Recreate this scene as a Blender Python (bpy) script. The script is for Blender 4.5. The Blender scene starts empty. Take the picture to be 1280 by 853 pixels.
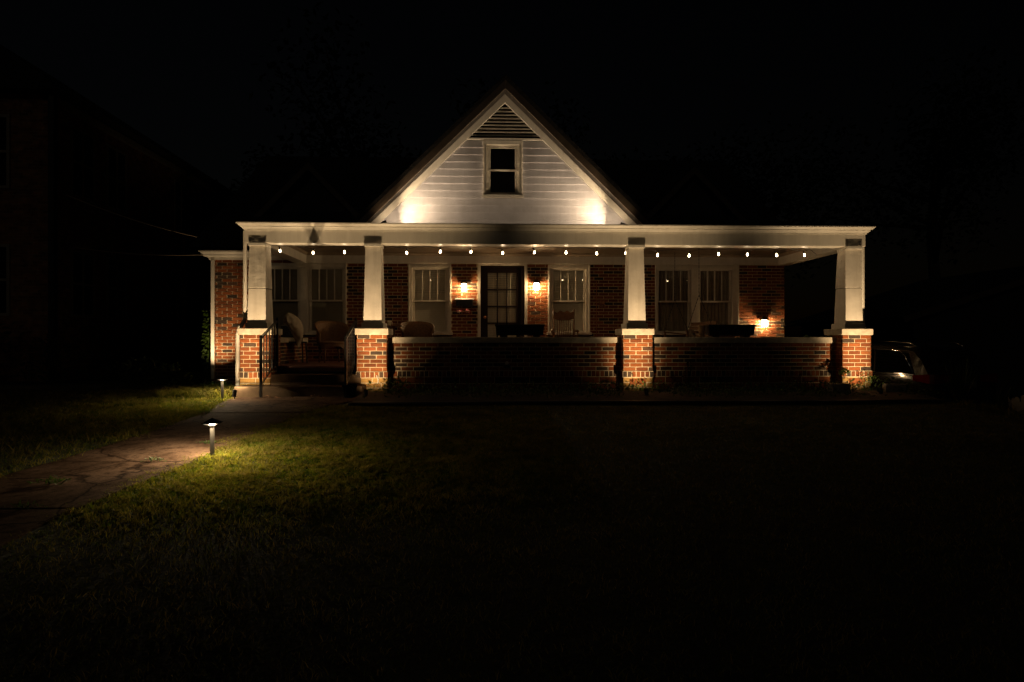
import bpy, math, random
import numpy as np
from mathutils import Vector, Matrix, noise
random.seed(7)
rng = np.random.default_rng(11)
scene = bpy.context.scene
col = scene.collection
R = math.radians
W = 14.75          # face of the house's front brick wall

# ------------------------------------------------------------------ node materials
def nt(name):
    m = bpy.data.materials.new(name); m.use_nodes = True
    t = m.node_tree
    return m, t, t.nodes['Principled BSDF']
def ramp(t, fac, stops):
    r = t.nodes.new('ShaderNodeValToRGB')
    el = r.color_ramp.elements
    while len(el) < len(stops): el.new(0.5)
    for e, (p, c) in zip(el, stops): e.position = p; e.color = (*c, 1)
    t.links.new(fac, r.inputs['Fac'])
    return r.outputs['Color']
def coords(t):
    return t.nodes.new('ShaderNodeTexCoord').outputs['Object']
def noise_n(t, scale, detail=4, vec=None, rough=.55):
    n = t.nodes.new('ShaderNodeTexNoise'); n.inputs['Scale'].default_value = scale
    n.inputs['Detail'].default_value = detail; n.inputs['Roughness'].default_value = rough
    t.links.new(vec if vec is not None else coords(t), n.inputs['Vector'])
    return n.outputs['Fac']
def bump(t, b, h, strength, dist=.01):
    n = t.nodes.new('ShaderNodeBump'); n.inputs['Strength'].default_value = strength
    n.inputs['Distance'].default_value = dist
    t.links.new(h, n.inputs['Height']); t.links.new(n.outputs['Normal'], b.inputs['Normal'])
def mul(t, a, bcol, fac=1.0):
    m = t.nodes.new('ShaderNodeMix'); m.data_type = 'RGBA'; m.blend_type = 'MULTIPLY'
    m.inputs['Factor'].default_value = fac
    t.links.new(a, m.inputs['A']); t.links.new(bcol, m.inputs['B'])
    return m.outputs['Result']
def mat(name, c, rough=.6, metal=0, var=.25, scale=6, bmp=0, bscale=60, bdist=.004, spec=.5):
    m, t, b = nt(name)
    d = tuple(x * (1 - var) for x in c); l = tuple(min(1, x * (1 + var * .6)) for x in c)
    t.links.new(ramp(t, noise_n(t, scale, 6), [(.3, d), (.7, l)]), b.inputs['Base Color'])
    b.inputs['Roughness'].default_value = rough; b.inputs['Metallic'].default_value = metal
    b.inputs['Specular IOR Level'].default_value = spec
    if bmp: bump(t, b, noise_n(t, bscale, 5), bmp, bdist)
    return m
def emis(name, c, s):
    m, t, b = nt(name)
    b.inputs['Base Color'].default_value = (*c, 1)
    b.inputs['Emission Color'].default_value = (*c, 1); b.inputs['Emission Strength'].default_value = s
    return m
def glass_mat(name, tint=(.9, .92, .92), ior=1.5):
    m = bpy.data.materials.new(name); m.use_nodes = True; t = m.node_tree
    for n in list(t.nodes): t.nodes.remove(n)
    o = t.nodes.new('ShaderNodeOutputMaterial'); mx = t.nodes.new('ShaderNodeMixShader')
    tr = t.nodes.new('ShaderNodeBsdfTransparent'); gl = t.nodes.new('ShaderNodeBsdfGlossy')
    ge = t.nodes.new('ShaderNodeNewGeometry'); dp = t.nodes.new('ShaderNodeVectorMath'); dp.operation = 'DOT_PRODUCT'
    t.links.new(ge.outputs['Normal'], dp.inputs[0]); t.links.new(ge.outputs['Incoming'], dp.inputs[1])
    def ma(op, a, b_):
        n = t.nodes.new('ShaderNodeMath'); n.operation = op
        for i, v in enumerate((a, b_)):
            if isinstance(v, (int, float)): n.inputs[i].default_value = v
            else: t.links.new(v, n.inputs[i])
        return n.outputs[0]
    fr = ma('ADD', ma('MULTIPLY', ma('POWER', ma('SUBTRACT', 1.0, ma('ABSOLUTE', dp.outputs['Value'], 0.0)), 5.0), .955), .045)   # thin pane, same from both sides
    tr.inputs['Color'].default_value = (*tint, 1); gl.inputs['Roughness'].default_value = .015
    t.links.new(fr, mx.inputs[0]); t.links.new(tr.outputs[0], mx.inputs[1]); t.links.new(gl.outputs[0], mx.inputs[2])
    t.links.new(mx.outputs[0], o.inputs['Surface'])
    return m
def tone_mat(name, stops, rough=.85, nscale=35, bmp=.5, dirt=True):
    m, t, b = nt(name)
    a = t.nodes.new('ShaderNodeAttribute'); a.attribute_name = 'tone'
    c = ramp(t, a.outputs['Fac'], stops)
    c = mul(t, c, ramp(t, noise_n(t, nscale, 6), [(.25, (.6, .58, .56)), (.75, (1, 1, 1))]))
    if dirt: c = mul(t, c, ramp(t, noise_n(t, 1.3, 5), [(.3, (.72, .7, .68)), (.65, (1, 1, 1))]))
    t.links.new(c, b.inputs['Base Color']); b.inputs['Roughness'].default_value = rough
    b.inputs['Specular IOR Level'].default_value = .25
    bump(t, b, noise_n(t, nscale * 3, 6), bmp, .004)
    return m
BR = [(0, (.040, .027, .020)), (.18, (.080, .050, .034)), (.3, (.150, .048, .018)), (.55, (.235, .067, .020)), (.8, (.30, .092, .026)), (1, (.33, .115, .038))]
M = {}
M['brick'] = tone_mat('red_brick', BR)
M['buff'] = tone_mat('buff_brick', [(0, (.34, .19, .06)), (.6, (.48, .29, .095)), (.9, (.50, .31, .11)), (1, (.30, .10, .045))], .9)
def streaks(m, amt):
    t = m.node_tree; b = t.nodes['Principled BSDF']; lk = b.inputs['Base Color'].links[0].from_socket
    mp = t.nodes.new('ShaderNodeMapping'); mp.inputs['Scale'].default_value = (9, 9, .8); t.links.new(coords(t), mp.inputs['Vector'])
    c = mul(t, lk, ramp(t, noise_n(t, 1.6, 7, vec=mp.outputs[0], rough=.65), [(.34, (1 - amt, 1 - amt * 1.1, 1 - amt * 1.25)), (.58, (1, 1, 1))]))
    c = mul(t, c, ramp(t, noise_n(t, 42, 4), [(.24, (.62, .58, .52)), (.31, (1, 1, 1))]))
    t.links.new(c, b.inputs['Base Color'])
M['mortar'] = mat('mortar', (.58, .48, .33), .95, var=.3, scale=20, bmp=.6, bscale=120)
M['white'] = mat('white_paint', (.70, .66, .58), .45, var=.10, scale=3, bmp=.12, bscale=40, bdist=.003)
M['trim'] = mat('cream_trim_paint', (.60, .555, .47), .42, var=.12, scale=5, bmp=.15, bscale=45, bdist=.002)
M['siding'] = mat('siding_paint', (.52, .505, .53), .5, var=.14, scale=4, bmp=.25, bscale=50, bdist=.002)
M['stucco'] = mat('column_stucco', (.66, .61, .53), .7, var=.14, scale=4, bmp=.5, bscale=26, bdist=.006)
M['stucco_rough'] = mat('patched_stucco', (.57, .53, .46), .8, var=.25, scale=7, bmp=.9, bscale=14, bdist=.012)
streaks(M['white'], .09); streaks(M['trim'], .10); streaks(M['stucco'], .12); streaks(M['stucco_rough'], .18); streaks(M['siding'], .07)
M['stone'] = mat('cap_stone', (.50, .44, .34), .9, var=.3, scale=9, bmp=.6, bscale=45, bdist=.006)
M['ceil'] = mat('porch_ceiling_paint', (.30, .23, .16), .55, var=.1)
M['bark_brown'] = mat('dark_barge_paint', (.14, .10, .068), .45, var=.3, scale=5)
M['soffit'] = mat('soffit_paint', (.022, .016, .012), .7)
M['darksiding'] = mat('dormer_siding', (.03, .028, .025), .7)
M['dormertrim'] = mat('dormer_trim', (.09, .065, .045), .6)
M['shingle'] = mat('roof_shingle', (.035, .032, .03), .95, var=.4, scale=14, bmp=.8, bscale=18, bdist=.01)
M['door'] = mat('door_paint', (.010, .0045, .003), .55, spec=.15, var=.2)
M['black'] = mat('black_metal', (.012, .011, .011), .35, 0, var=.2, bmp=.15, bscale=70)
M['dark'] = mat('dark_void', (.006, .006, .006), .9)
M['blind'] = mat('blind_slat', (.78, .71, .58), .5, var=.05)
M['blind_dark'] = mat('darker_blind', (.27, .23, .16), .6, var=.08)  # same slats in a darker tone, for the left window pair
M['curtain'] = mat('curtain_cloth', (.29, .235, .165), .9, var=.15, scale=8)
M['glass'] = glass_mat('window_glass')
M['wicker'] = mat('wicker', (.15, .072, .026), .55, var=.35, scale=30, bmp=.9, bscale=90, bdist=.01)
M['oak'] = mat('oak_wood', (.19, .085, .030), .38, var=.35, scale=9)
M['swing'] = mat('swing_wood', (.13, .060, .024), .5, var=.3, scale=10)
M['cloth'] = mat('cover_cloth', (.36, .30, .22), .9, var=.12, scale=12, bmp=.3, bscale=25)
M['cushion'] = mat('cushion_cloth', (.23, .17, .12), .9, var=.5, scale=26, bmp=.3)
M['terracotta'] = mat('tan_pot', (.31, .19, .10), .8, var=.25, scale=14, bmp=.4)
M['redfloor'] = mat('red_floor_paint', (.125, .042, .026), .65, var=.4, scale=5)
M['leafy'] = mat('plant_leaf', (.052, .092, .016), .55, var=.5, scale=5)
M['leaf2'] = mat('dark_leaf', (.030, .052, .014), .6, var=.5, scale=4)
M['dry'] = mat('dry_leaf', (.20, .085, .035), .8, var=.4, scale=20)
M['bark'] = mat('tree_bark', (.055, .04, .03), .95, var=.4, scale=8, bmp=.8, bscale=12, bdist=.03)
M['soil'] = mat('bed_soil', (.030, .021, .014), 1, var=.5, scale=6, bmp=.8, bscale=30, bdist=.02)
M['chrome'] = mat('chrome_trim', (.75, .73, .7), .12, 1, var=.05)
M['tyre'] = mat('tyre_rubber', (.012, .012, .012), .85)
M['rim'] = mat('wheel_alloy', (.28, .28, .28), .3, .9)
M['red_lens'] = mat('tail_lens', (.13, .005, .004), .12, var=.1)
M['carglass'] = mat('car_glass', (.004, .004, .004), .03, var=.1, spec=.75)
M['grey'] = mat('galvanised_grey', (.20, .20, .19), .45, .4, var=.2, scale=9)
M['block'] = mat('concrete_block_grey', (.24, .22, .19), .95, var=.3, scale=12, bmp=.7, bscale=50, bdist=.006)
M['stepc'] = mat('step_concrete', (.095, .062, .038), .95, spec=.05, var=.35, scale=7, bmp=.6, bscale=40)
M['potdark'] = mat('dark_pot', (.004, .004, .004), .95, spec=.1)
M['pink'] = mat('pink_cloth', (.52, .10, .13), .8, var=.2, scale=20)
M['creamcloth'] = mat('cream_cloth', (.80, .70, .50), .8, var=.3, scale=20)
M['copper'] = mat('copper_strip', (.36, .15, .065), .4, .6)
M['bulb'] = emis('warm_bulb', (1, .74, .44), 48)
M['lamp'] = emis('lantern_glow', (1, .66, .32), 180)
M['lens'] = emis('uplight_lens', (1, .8, .55), .6)
M['led'] = emis('path_lamp_led', (1, .84, .62), .8)
M['neigh_trim'] = mat('aged_window_trim', (.30, .26, .20), .6)
M['panedark'] = mat('dark_pane', (.012, .012, .013), .06, var=.1)
def paint(name, c):
    m = mat(name, c, .16, .2, var=.05)
    b = m.node_tree.nodes['Principled BSDF']; b.inputs['Coat Weight'].default_value = 1; b.inputs['Coat Roughness'].default_value = .04
    return m
M['suvpaint'] = paint('suv_paint', (.028, .022, .016))
M['carpaint'] = paint('pale_car_paint', (.30, .27, .25))
# concrete with stains
m, t, b = nt('path_concrete')
c = ramp(t, noise_n(t, 1.6, 8), [(.25, (.066, .039, .024)), (.5, (.122, .074, .048)), (.75, (.17, .108, .074))])
c = mul(t, c, ramp(t, noise_n(t, 17, 8, rough=.7), [(.30, (.16, .14, .12)), (.46, (.85, .85, .85)), (.8, (1, 1, 1))]))
c = mul(t, c, ramp(t, noise_n(t, 70, 3), [(.3, (.7, .7, .7)), (.6, (1, 1, 1))]))
vo = t.nodes.new('ShaderNodeTexVoronoi'); vo.feature = 'DISTANCE_TO_EDGE'; vo.inputs['Scale'].default_value = .75
vm = t.nodes.new('ShaderNodeMix'); vm.data_type = 'VECTOR'; vm.inputs['Factor'].default_value = .22
nz = t.nodes.new('ShaderNodeTexNoise'); nz.inputs['Scale'].default_value = 3.2; nz.inputs['Detail'].default_value = 7
tc = coords(t); t.links.new(tc, nz.inputs['Vector']); t.links.new(tc, vm.inputs['A']); t.links.new(nz.outputs['Color'], vm.inputs['B']); t.links.new(vm.outputs['Result'], vo.inputs['Vector'])
c = mul(t, c, ramp(t, vo.outputs['Distance'], [(.0, (.15, .13, .11)), (.009, (1, 1, 1))]))
c = mul(t, c, ramp(t, noise_n(t, 5.5, 8, rough=.75), [(.36, (.42, .38, .34)), (.52, (1, 1, 1))]))
t.links.new(c, b.inputs['Base Color']); b.inputs['Roughness'].default_value = .95; b.inputs['Specular IOR Level'].default_value = .03
bump(t, b, noise_n(t, 40, 9), .6, .006); M['concrete'] = m
# bead board ceiling
m, t, b = nt('bead_board'); b.inputs['Base Color'].default_value = (.17, .12, .075, 1); b.inputs['Roughness'].default_value = .5
w = t.nodes.new('ShaderNodeTexWave'); w.wave_type = 'BANDS'; w.bands_direction = 'Y'; w.inputs['Scale'].default_value = 5.2
t.links.new(coords(t), w.inputs['Vector']); bump(t, b, w.outputs['Fac'], .5, .006); M['bead'] = m
# soil under the lawn and the grass blades
M['turf'] = mat('lawn_soil', (.032, .036, .014), 1, var=.5, scale=5, bmp=.8, bscale=30, bdist=.02)
m, t, b = nt('grass_blade')
a = t.nodes.new('ShaderNodeAttribute'); a.attribute_name = 'tone'
c = ramp(t, a.outputs['Fac'], [(0, (.026, .066, .004)), (.38, (.090, .115, .011)), (.62, (.165, .140, .024)), (.85, (.19, .150, .050)), (1, (.29, .21, .09))])
c = mul(t, c, ramp(t, noise_n(t, 2.6, 5), [(.32, (.45, .5, .4)), (.68, (1, 1, 1))]))
t.links.new(c, b.inputs['Base Color']); b.inputs['Roughness'].default_value = .7; b.inputs['Specular IOR Level'].default_value = .08
M['grass'] = m
def translucent(m, k, tint):
    t = m.node_tree; b = t.nodes['Principled BSDF']; o = [n for n in t.nodes if n.type == 'OUTPUT_MATERIAL'][0]
    tr = t.nodes.new('ShaderNodeBsdfTranslucent'); mx = t.nodes.new('ShaderNodeMixShader'); mx.inputs[0].default_value = k
    mm = t.nodes.new('ShaderNodeMix'); mm.data_type = 'RGBA'; mm.blend_type = 'MULTIPLY'; mm.inputs['Factor'].default_value = 1; mm.inputs['B'].default_value = (*tint, 1)
    t.links.new(b.inputs['Base Color'].links[0].from_socket, mm.inputs['A']); t.links.new(mm.outputs['Result'], tr.inputs['Color'])
    t.links.new(b.outputs[0], mx.inputs[1]); t.links.new(tr.outputs[0], mx.inputs[2]); t.links.new(mx.outputs[0], o.inputs['Surface'])
translucent(M['grass'], .48, (1.7, 1.7, 1.0)); translucent(M['leafy'], .4, (1.6, 1.7, .8)); translucent(M['leaf2'], .35, (1.5, 1.6, .8))
# brick texture for the far neighbour
def far_brick(name, c1, c2, mo):
    m, t, b = nt(name)
    x = t.nodes.new('ShaderNodeTexBrick')
    x.inputs['Color1'].default_value = (*c1, 1); x.inputs['Color2'].default_value = (*c2, 1); x.inputs['Mortar'].default_value = (*mo, 1)
    x.inputs['Scale'].default_value = 1; x.inputs['Brick Width'].default_value = .22; x.inputs['Row Height'].default_value = .072; x.inputs['Mortar Size'].default_value = .007
    sp = t.nodes.new('ShaderNodeSeparateXYZ'); ad = t.nodes.new('ShaderNodeMath'); cb = t.nodes.new('ShaderNodeCombineXYZ')
    t.links.new(coords(t), sp.inputs[0]); t.links.new(sp.outputs[0], ad.inputs[0]); t.links.new(sp.outputs[1], ad.inputs[1])
    t.links.new(ad.outputs[0], cb.inputs[0]); t.links.new(sp.outputs[2], cb.inputs[1]); t.links.new(cb.outputs[0], x.inputs['Vector'])
    c = mul(t, x.outputs['Color'], ramp(t, noise_n(t, 5, 5), [(.3, (.35, .33, .3)), (.7, (1, 1, 1))]))
    t.links.new(c, b.inputs['Base Color']); b.inputs['Roughness'].default_value = .9
    return m
M['farbrick'] = far_brick('old_brick', (.48, .20, .09), (.20, .09, .05), (.36, .27, .18))

# ------------------------------------------------------------------ mesh builder
class MB:
    def __init__(s): s.v = []; s.f = []; s.m = []; s.t = []
    def add(s, vs, fs, m=0, tone=.5):
        o = len(s.v); s.v += [tuple(p) for p in vs]
        for f in fs: s.f.append(tuple(i + o for i in f)); s.m.append(m); s.t.append(tone)
        return s
    def box(s, x0, x1, y0, y1, z0, z1, m=0, tone=.5):
        return s.add([(x0, y0, z0), (x1, y0, z0), (x1, y1, z0), (x0, y1, z0), (x0, y0, z1), (x1, y0, z1), (x1, y1, z1), (x0, y1, z1)],
              [(0, 3, 2, 1), (4, 5, 6, 7), (0, 1, 5, 4), (1, 2, 6, 5), (2, 3, 7, 6), (3, 0, 4, 7)], m, tone)
    def frustum(s, b, tt, z0, z1, m=0):
        (a0, a1, c0, c1), (d0, d1, e0, e1) = b, tt
        return s.add([(a0, c0, z0), (a1, c0, z0), (a1, c1, z0), (a0, c1, z0), (d0, e0, z1), (d1, e0, z1), (d1, e1, z1), (d0, e1, z1)],
              [(0, 3, 2, 1), (4, 5, 6, 7), (0, 1, 5, 4), (1, 2, 6, 5), (2, 3, 7, 6), (3, 0, 4, 7)], m)
    def bar(s, p, q, w, h, m=0, up=(0, 0, 1)):
        p, q = Vector(p), Vector(q); d = (q - p).normalized(); u = Vector(up)
        if abs(d.dot(u)) > .98: u = Vector((0, 1, 0))
        r = d.cross(u).normalized(); u = r.cross(d).normalized()
        vs = [c + r * (i * w / 2) + u * (j * h / 2) for c in (p, q) for i, j in ((-1, -1), (1, -1), (1, 1), (-1, 1))]
        return s.add(vs, [(0, 3, 2, 1), (4, 5, 6, 7), (0, 1, 5, 4), (1, 2, 6, 5), (2, 3, 7, 6), (3, 0, 4, 7)], m)
    def tube(s, pts, r, n=8, m=0, tone=.5):
        pts = [Vector(p) for p in pts]; rs = r if isinstance(r, (list, tuple)) else [r] * len(pts)
        vs = []; prev = None
        for i, p in enumerate(pts):
            d = (pts[min(i + 1, len(pts) - 1)] - pts[max(i - 1, 0)]).normalized()
            if prev is None:
                a = Vector((0, 0, 1)) if abs(d.z) < .9 else Vector((1, 0, 0))
                x = d.cross(a).normalized()
            else: x = (prev - d * prev.dot(d)).normalized()
            prev = x; y = d.cross(x)
            vs += [p + (x * math.cos(2 * math.pi * k / n) + y * math.sin(2 * math.pi * k / n)) * rs[i] for k in range(n)]
        fs = [(i * n + k, i * n + (k + 1) % n, (i + 1) * n + (k + 1) % n, (i + 1) * n + k) for i in range(len(pts) - 1) for k in range(n)]
        fs += [tuple(range(n))[::-1], tuple(range((len(pts) - 1) * n, len(pts) * n))]
        return s.add(vs, fs, m, tone)
    def lathe(s, prof, c=(0, 0, 0), n=16, m=0):
        vs = [(c[0] + r * math.cos(2 * math.pi * k / n), c[1] + r * math.sin(2 * math.pi * k / n), c[2] + z) for r, z in prof for k in range(n)]
        fs = [(i * n + k, i * n + (k + 1) % n, (i + 1) * n + (k + 1) % n, (i + 1) * n + k) for i in range(len(prof) - 1) for k in range(n)]
        fs += [tuple(range(n))[::-1], tuple(range((len(prof) - 1) * n, len(prof) * n))]
        return s.add(vs, fs, m)
    def prism(s, poly, y0, y1, m=0):           # polygon in x,z extruded in y
        n = len(poly)
        vs = [(x, y0, z) for x, z in poly] + [(x, y1, z) for x, z in poly]
        fs = [tuple(range(n)), tuple(range(n, 2 * n))[::-1]] + [(i, (i + 1) % n + 0, (i + 1) % n + n, i + n)[::-1] for i in range(n)]
        return s.add(vs, fs, m)
    def leaf(s, p, d, n, L, w, m=0, tone=.5):
        p, d, n = Vector(p), Vector(d).normalized(), Vector(n)
        x = d.cross(n)
        if x.length < 1e-4: x = d.orthogonal()
        x.normalize(); up = x.cross(d)
        return s.add([p, p + d * L * .45 + x * w / 2 + up * w * .2, p + d * L, p + d * L * .45 - x * w / 2 + up * w * .2], [(0, 1, 2), (0, 2, 3)], m, tone)
    def build(s, name, mats, parent=None, smooth=False, bevel=0, tone=False, loc=None):
        me = bpy.data.meshes.new(name); me.from_pydata(s.v, [], s.f)
        mats = mats if isinstance(mats, (list, tuple)) else [mats]
        for mm in mats: me.materials.append(mm)
        if len(mats) > 1: me.polygons.foreach_set('material_index', s.m)
        if tone:
            a = me.attributes.new('tone', 'FLOAT', 'FACE'); a.data.foreach_set('value', s.t)
        me.update(); me.validate()
        o = bpy.data.objects.new(name, me); col.objects.link(o)
        if parent: o.parent = parent
        if loc: o.location = loc
        if smooth:
            me.polygons.foreach_set('use_smooth', [True] * len(me.polygons))
            if smooth is not True: me.set_sharp_from_angle(angle=R(smooth))
        if bevel:
            b = o.modifiers.new('edge', 'BEVEL'); b.width = bevel; b.segments = 2; b.limit_method = 'ANGLE'; b.angle_limit = R(40)
        return o
def tag(o, label=None, cat=None, group=None, kind=None):
    if label: o['label'] = label
    if cat: o['category'] = cat
    if group: o['group'] = group
    if kind: o['kind'] = kind
    return o
def thing(name, label, cat, loc=(0, 0, 0), rz=0, group=None):
    o = bpy.data.objects.new(name, None); col.objects.link(o); o.empty_display_size = .2
    o.location = loc; o.rotation_euler = (0, 0, rz)
    return tag(o, label, cat, group)
def copy_tree(o, parent=None):
    c = o.copy(); col.objects.link(c); c.parent = parent
    for ch in list(o.children): copy_tree(ch, c)
    return c
def lamp(kind, name, loc, power, color, parent=None, **k):
    l = bpy.data.lights.new(name, kind); l.energy = power; l.color = color
    for a, b_ in k.items(): setattr(l, a, b_)
    o = bpy.data.objects.new(name, l); col.objects.link(o); o.location = loc
    if parent: o.parent = parent
    return o
def aim(o, frm, to):
    o.rotation_euler = (Vector(to) - Vector(frm)).to_track_quat('-Z', 'Y').to_euler()

# ------------------------------------------------------------------ terrain
def sstep(x): x = min(1, max(0, x)); return x * x * (3 - 2 * x)
def ground_h(x, y):
    h = -.045 * max(0, 11 - max(y, -6))
    q = sstep((y - 12) / 3); k = sstep((x - 7.3 + .55 * q) / (1.4 - .9 * q))
    return h * (1 - k) + min(-.9, h) * k
xs = sorted(set([-70, -45, -28, -18, -12] + [round(-10 + .5 * i, 2) for i in range(50)] + [16, 20, 30, 45, 70]))
ys = sorted(set([-20, -10, -5] + [round(-3 + .5 * i, 2) for i in range(45)] + [22, 26, 32, 45, 70, 110]))
g = MB()
g.add([(x, y, ground_h(x, y) - .012) for y in ys for x in xs],
      [(j * len(xs) + i, j * len(xs) + i + 1, (j + 1) * len(xs) + i + 1, (j + 1) * len(xs) + i) for j in range(len(ys) - 1) for i in range(len(xs) - 1)])
tag(g.build('ground', M['turf'], smooth=True), kind='structure')
# concrete path: slabs with open joints
PL = [(-3, -4.45), (1, -4.3), (3.4, -4.15), (4.89, -4.08), (5.88, -4.02), (6.48, -3.93), (7.5, -3.84), (8.47, -3.80), (9.6, -3.80), (10.3, -3.92), (10.9, -4.0), (11.15, -4.0)]
PR = [(-3, -3.1), (1, -2.96), (3.4, -2.88), (4.2, -2.86), (4.89, -2.85), (5.73, -2.76), (6.13, -2.70), (6.84, -2.66), (7.46, -2.60), (8.21, -2.56), (9.3, -2.45), (10.0, -2.3), (10.6, -2.0), (11.15, -1.98)]
def path_l(y): return float(np.interp(y, [p[0] for p in PL], [p[1] for p in PL]))
def path_r(y): return float(np.interp(y, [p[0] for p in PR], [p[1] for p in PR]))
g = MB()
joints = [-3, .4, 1.9, 3.4, 4.89, 6.37, 7.85, 9.35, 10.5, 11.15]
for a, b_ in zip(joints, joints[1:]):
    n = 14; lift = random.uniform(-.004, .006); vs = []
    for i in range(n + 1):
        y = a + .009 + (b_ - a - .018) * i / n; l, r_ = path_l(y) + .025 * noise.noise((1, y * 2.3, 0)), path_r(y) + .03 * noise.noise((7, y * 2.1, 3))
        z = ground_h(-3, y) + .012 + lift
        vs += [(l, y, z - .09), (l, y, z - .006), (l + .02, y, z)] + [(l + (r_ - l) * q, y, z) for q in (.33, .66)] + [(r_ - .02, y, z), (r_, y, z - .006), (r_, y, z - .09)]
    fs = [(i * 8 + k, i * 8 + k + 1, (i + 1) * 8 + k + 1, (i + 1) * 8 + k)[::-1] for i in range(n) for k in range(7)]
    fs += [tuple(range(8)), tuple(range(n * 8, n * 8 + 8))[::-1]]
    g.add(vs, fs)
tag(g.build('path', M['concrete']), kind='structure')
# driveway on the right
g = MB(); vs = []; yy = [-8, -2, 2, 5, 8, 10, 12, 15, 20, 26]
for y in yy: vs += [(8.72 - 1.4 * sstep((y - 12) / 3), y, -.89 + .012), (11, y, -.878), (13.2, y, -.878), (15.8, y, -.878)]
g.add(vs, [(i * 4 + k, i * 4 + k + 1, i * 4 + k + 5, i * 4 + k + 4) for i in range(len(yy) - 1) for k in range(3)])
tag(g.build('driveway', M['concrete']), kind='structure')
# planting bed in front of the porch wall
g = MB(); vs = []; nn = 40
for i in range(nn + 1):
    x = -1.98 + (9.1 * i / nn); ye = 10.12 + .05 * math.sin(x * 1.1)
    for k in range(5):
        y = ye + (11.86 - ye) * k / 4
        vs.append((x, y, ground_h(min(x, 7.2), y) + .012 + .05 * sstep(k / 2) + .02 * noise.noise((x * 2, y * 2, 0))))
g.add(vs, [(i * 5 + k, (i + 1) * 5 + k, (i + 1) * 5 + k + 1, i * 5 + k + 1) for i in range(nn) for k in range(4)])
tag(g.build('garden_bed', M['soil'], smooth=True), kind='structure')
pts = [(-1.98 + 9.1 * i / 60, 10.10 + .05 * math.sin((-1.98 + 9.1 * i / 60) * 1.1), ground_h(0, 10.1) + .03) for i in range(61)]
tag(MB().tube(pts, .028, 6).build('garden_edging', M['black'], smooth=True), 'long dark edging strip between the lawn and the planting bed', 'garden edging')

# ------------------------------------------------------------------ bricks
def bricks(mb, O, U, N, width, z0, z1, holes=(), course=.0677, length=.212, joint=.0105, d=.009, ext=.0075, mi=0, mo=1, soldier=False, dark=.2, tr=None, off=0):
    O, U, N = Vector((*O, 0)), Vector((*U, 0)), Vector((*N, 0))
    nrow = 1 if soldier else max(1, round((z1 - z0) / course)); ch = (z1 - z0) / nrow
    def pt(u, z, k): p = O + U * u + N * k; return (p.x, p.y, z)
    flip = U.cross(Vector((0, 0, 1))).dot(N) < 0
    for r in range(nrow):
        a, b_ = z0 + r * ch, z0 + (r + 1) * ch; zc = (a + b_) / 2
        iv = [(-ext, width + ext)]
        for (h0, h1, hz0, hz1) in holes:
            if hz0 < zc < hz1:
                nv = []
                for s, e in iv:
                    if h1 <= s or h0 >= e: nv.append((s, e))
                    else:
                        if s < h0: nv.append((s, h0))
                        if e > h1: nv.append((h1, e))
                iv = nv
        for s, e in iv:
            f = (0, 1, 2, 3)
            ms, mz = max(0, s), min(width, e)
            mb.add([pt(ms, a, 0), pt(mz, a, 0), pt(mz, b_, 0), pt(ms, b_, 0)], [f[::-1] if flip else f], mo)
            st = (length / 2 if r % 2 else 0) + off
            if soldier: st = 0
            L = length
            k = math.floor((s - st) / L)
            while st + k * L < e:
                u0, u1 = max(s, st + k * L + joint / 2), min(e, st + (k + 1) * L - joint / 2); k += 1
                if st + (k - 1) * L <= s: u0 = s
                if st + k * L >= e: u1 = e
                if u1 - u0 < .025: continue
                q = random.random(); tone = random.uniform(0, .22) if q < dark else random.uniform(.35, .95)
                if tr: tone = random.uniform(*tr)
                dd = d + random.uniform(-.002, .002); c = .0025
                za, zb = a + joint / 2 + random.uniform(-.001, .001), b_ - joint / 2 + random.uniform(-.001, .001)
                vs = [pt(u0, za, -.001), pt(u1, za, -.001), pt(u1, zb, -.001), pt(u0, zb, -.001),
                      pt(u0 + c, za + c, dd), pt(u1 - c, za + c, dd), pt(u1 - c, zb - c, dd), pt(u0 + c, zb - c, dd)]
                fs = [(4, 5, 6, 7), (0, 1, 5, 4), (1, 2, 6, 5), (2, 3, 7, 6), (3, 0, 4, 7)]
                if flip: fs = [x[::-1] for x in fs]
                mb.add(vs, fs, mi, tone)

# ------------------------------------------------------------------ THE HOUSE
house = thing('brick_house', 'low brick house with a lit white gable and a deep columned porch', 'house', (.4, W, 0))
HX, HY = .4, W
def hp(mb, name, mats, parent=None, **k):      # build in world numbers, parent to the house without moving
    o = mb.build(name, mats, parent or house, **k)
    o.matrix_parent_inverse = Matrix.Translation((-HX, -HY, 0)) if not parent else Matrix.Identity(4)
    if k.get('loc') is None and parent is None: pass
    return o
# openings: glass x0,x1
WZ0, WZ1, RAIL = 1.13, 2.445, 1.79
wins = [(-4.63, -3.99), (-3.69, -3.04), (-1.49, -.84), (1.507, 2.157), (3.817, 4.46), (4.738, 5.372)]
casings = [(-4.736, -2.941), (-1.625, -.705), (1.385, 2.30), (3.727, 5.575)]
CB = 1.02; CT = 2.568
holes = [(c0 + 5.775, c1 + 5.775, CB, CT + .02) for c0, c1 in casings] + [(-.138 + 5.775, .935 + 5.775, .3, CT + .02)]
XL, XR = -5.775, 6.592
g = MB()
bricks(g, (XL, W), (1, 0), (0, -1), XR - XL, -.02, 2.64, holes, dark=.26)
bricks(g, (XL, 25), (0, -1), (-1, 0), 25 - W, -.02, 2.64)
bricks(g, (XR, W), (0, 1), (1, 0), 25 - W, -.9, 2.64, [])
g.add([(XL, 25, -.9), (XR, 25, -.9), (XR, 25, 2.64), (XL, 25, 2.64)], [(0, 3, 2, 1)], 1)
hp(g, 'wall', [M['brick'], M['mortar']], tone=True)

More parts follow.
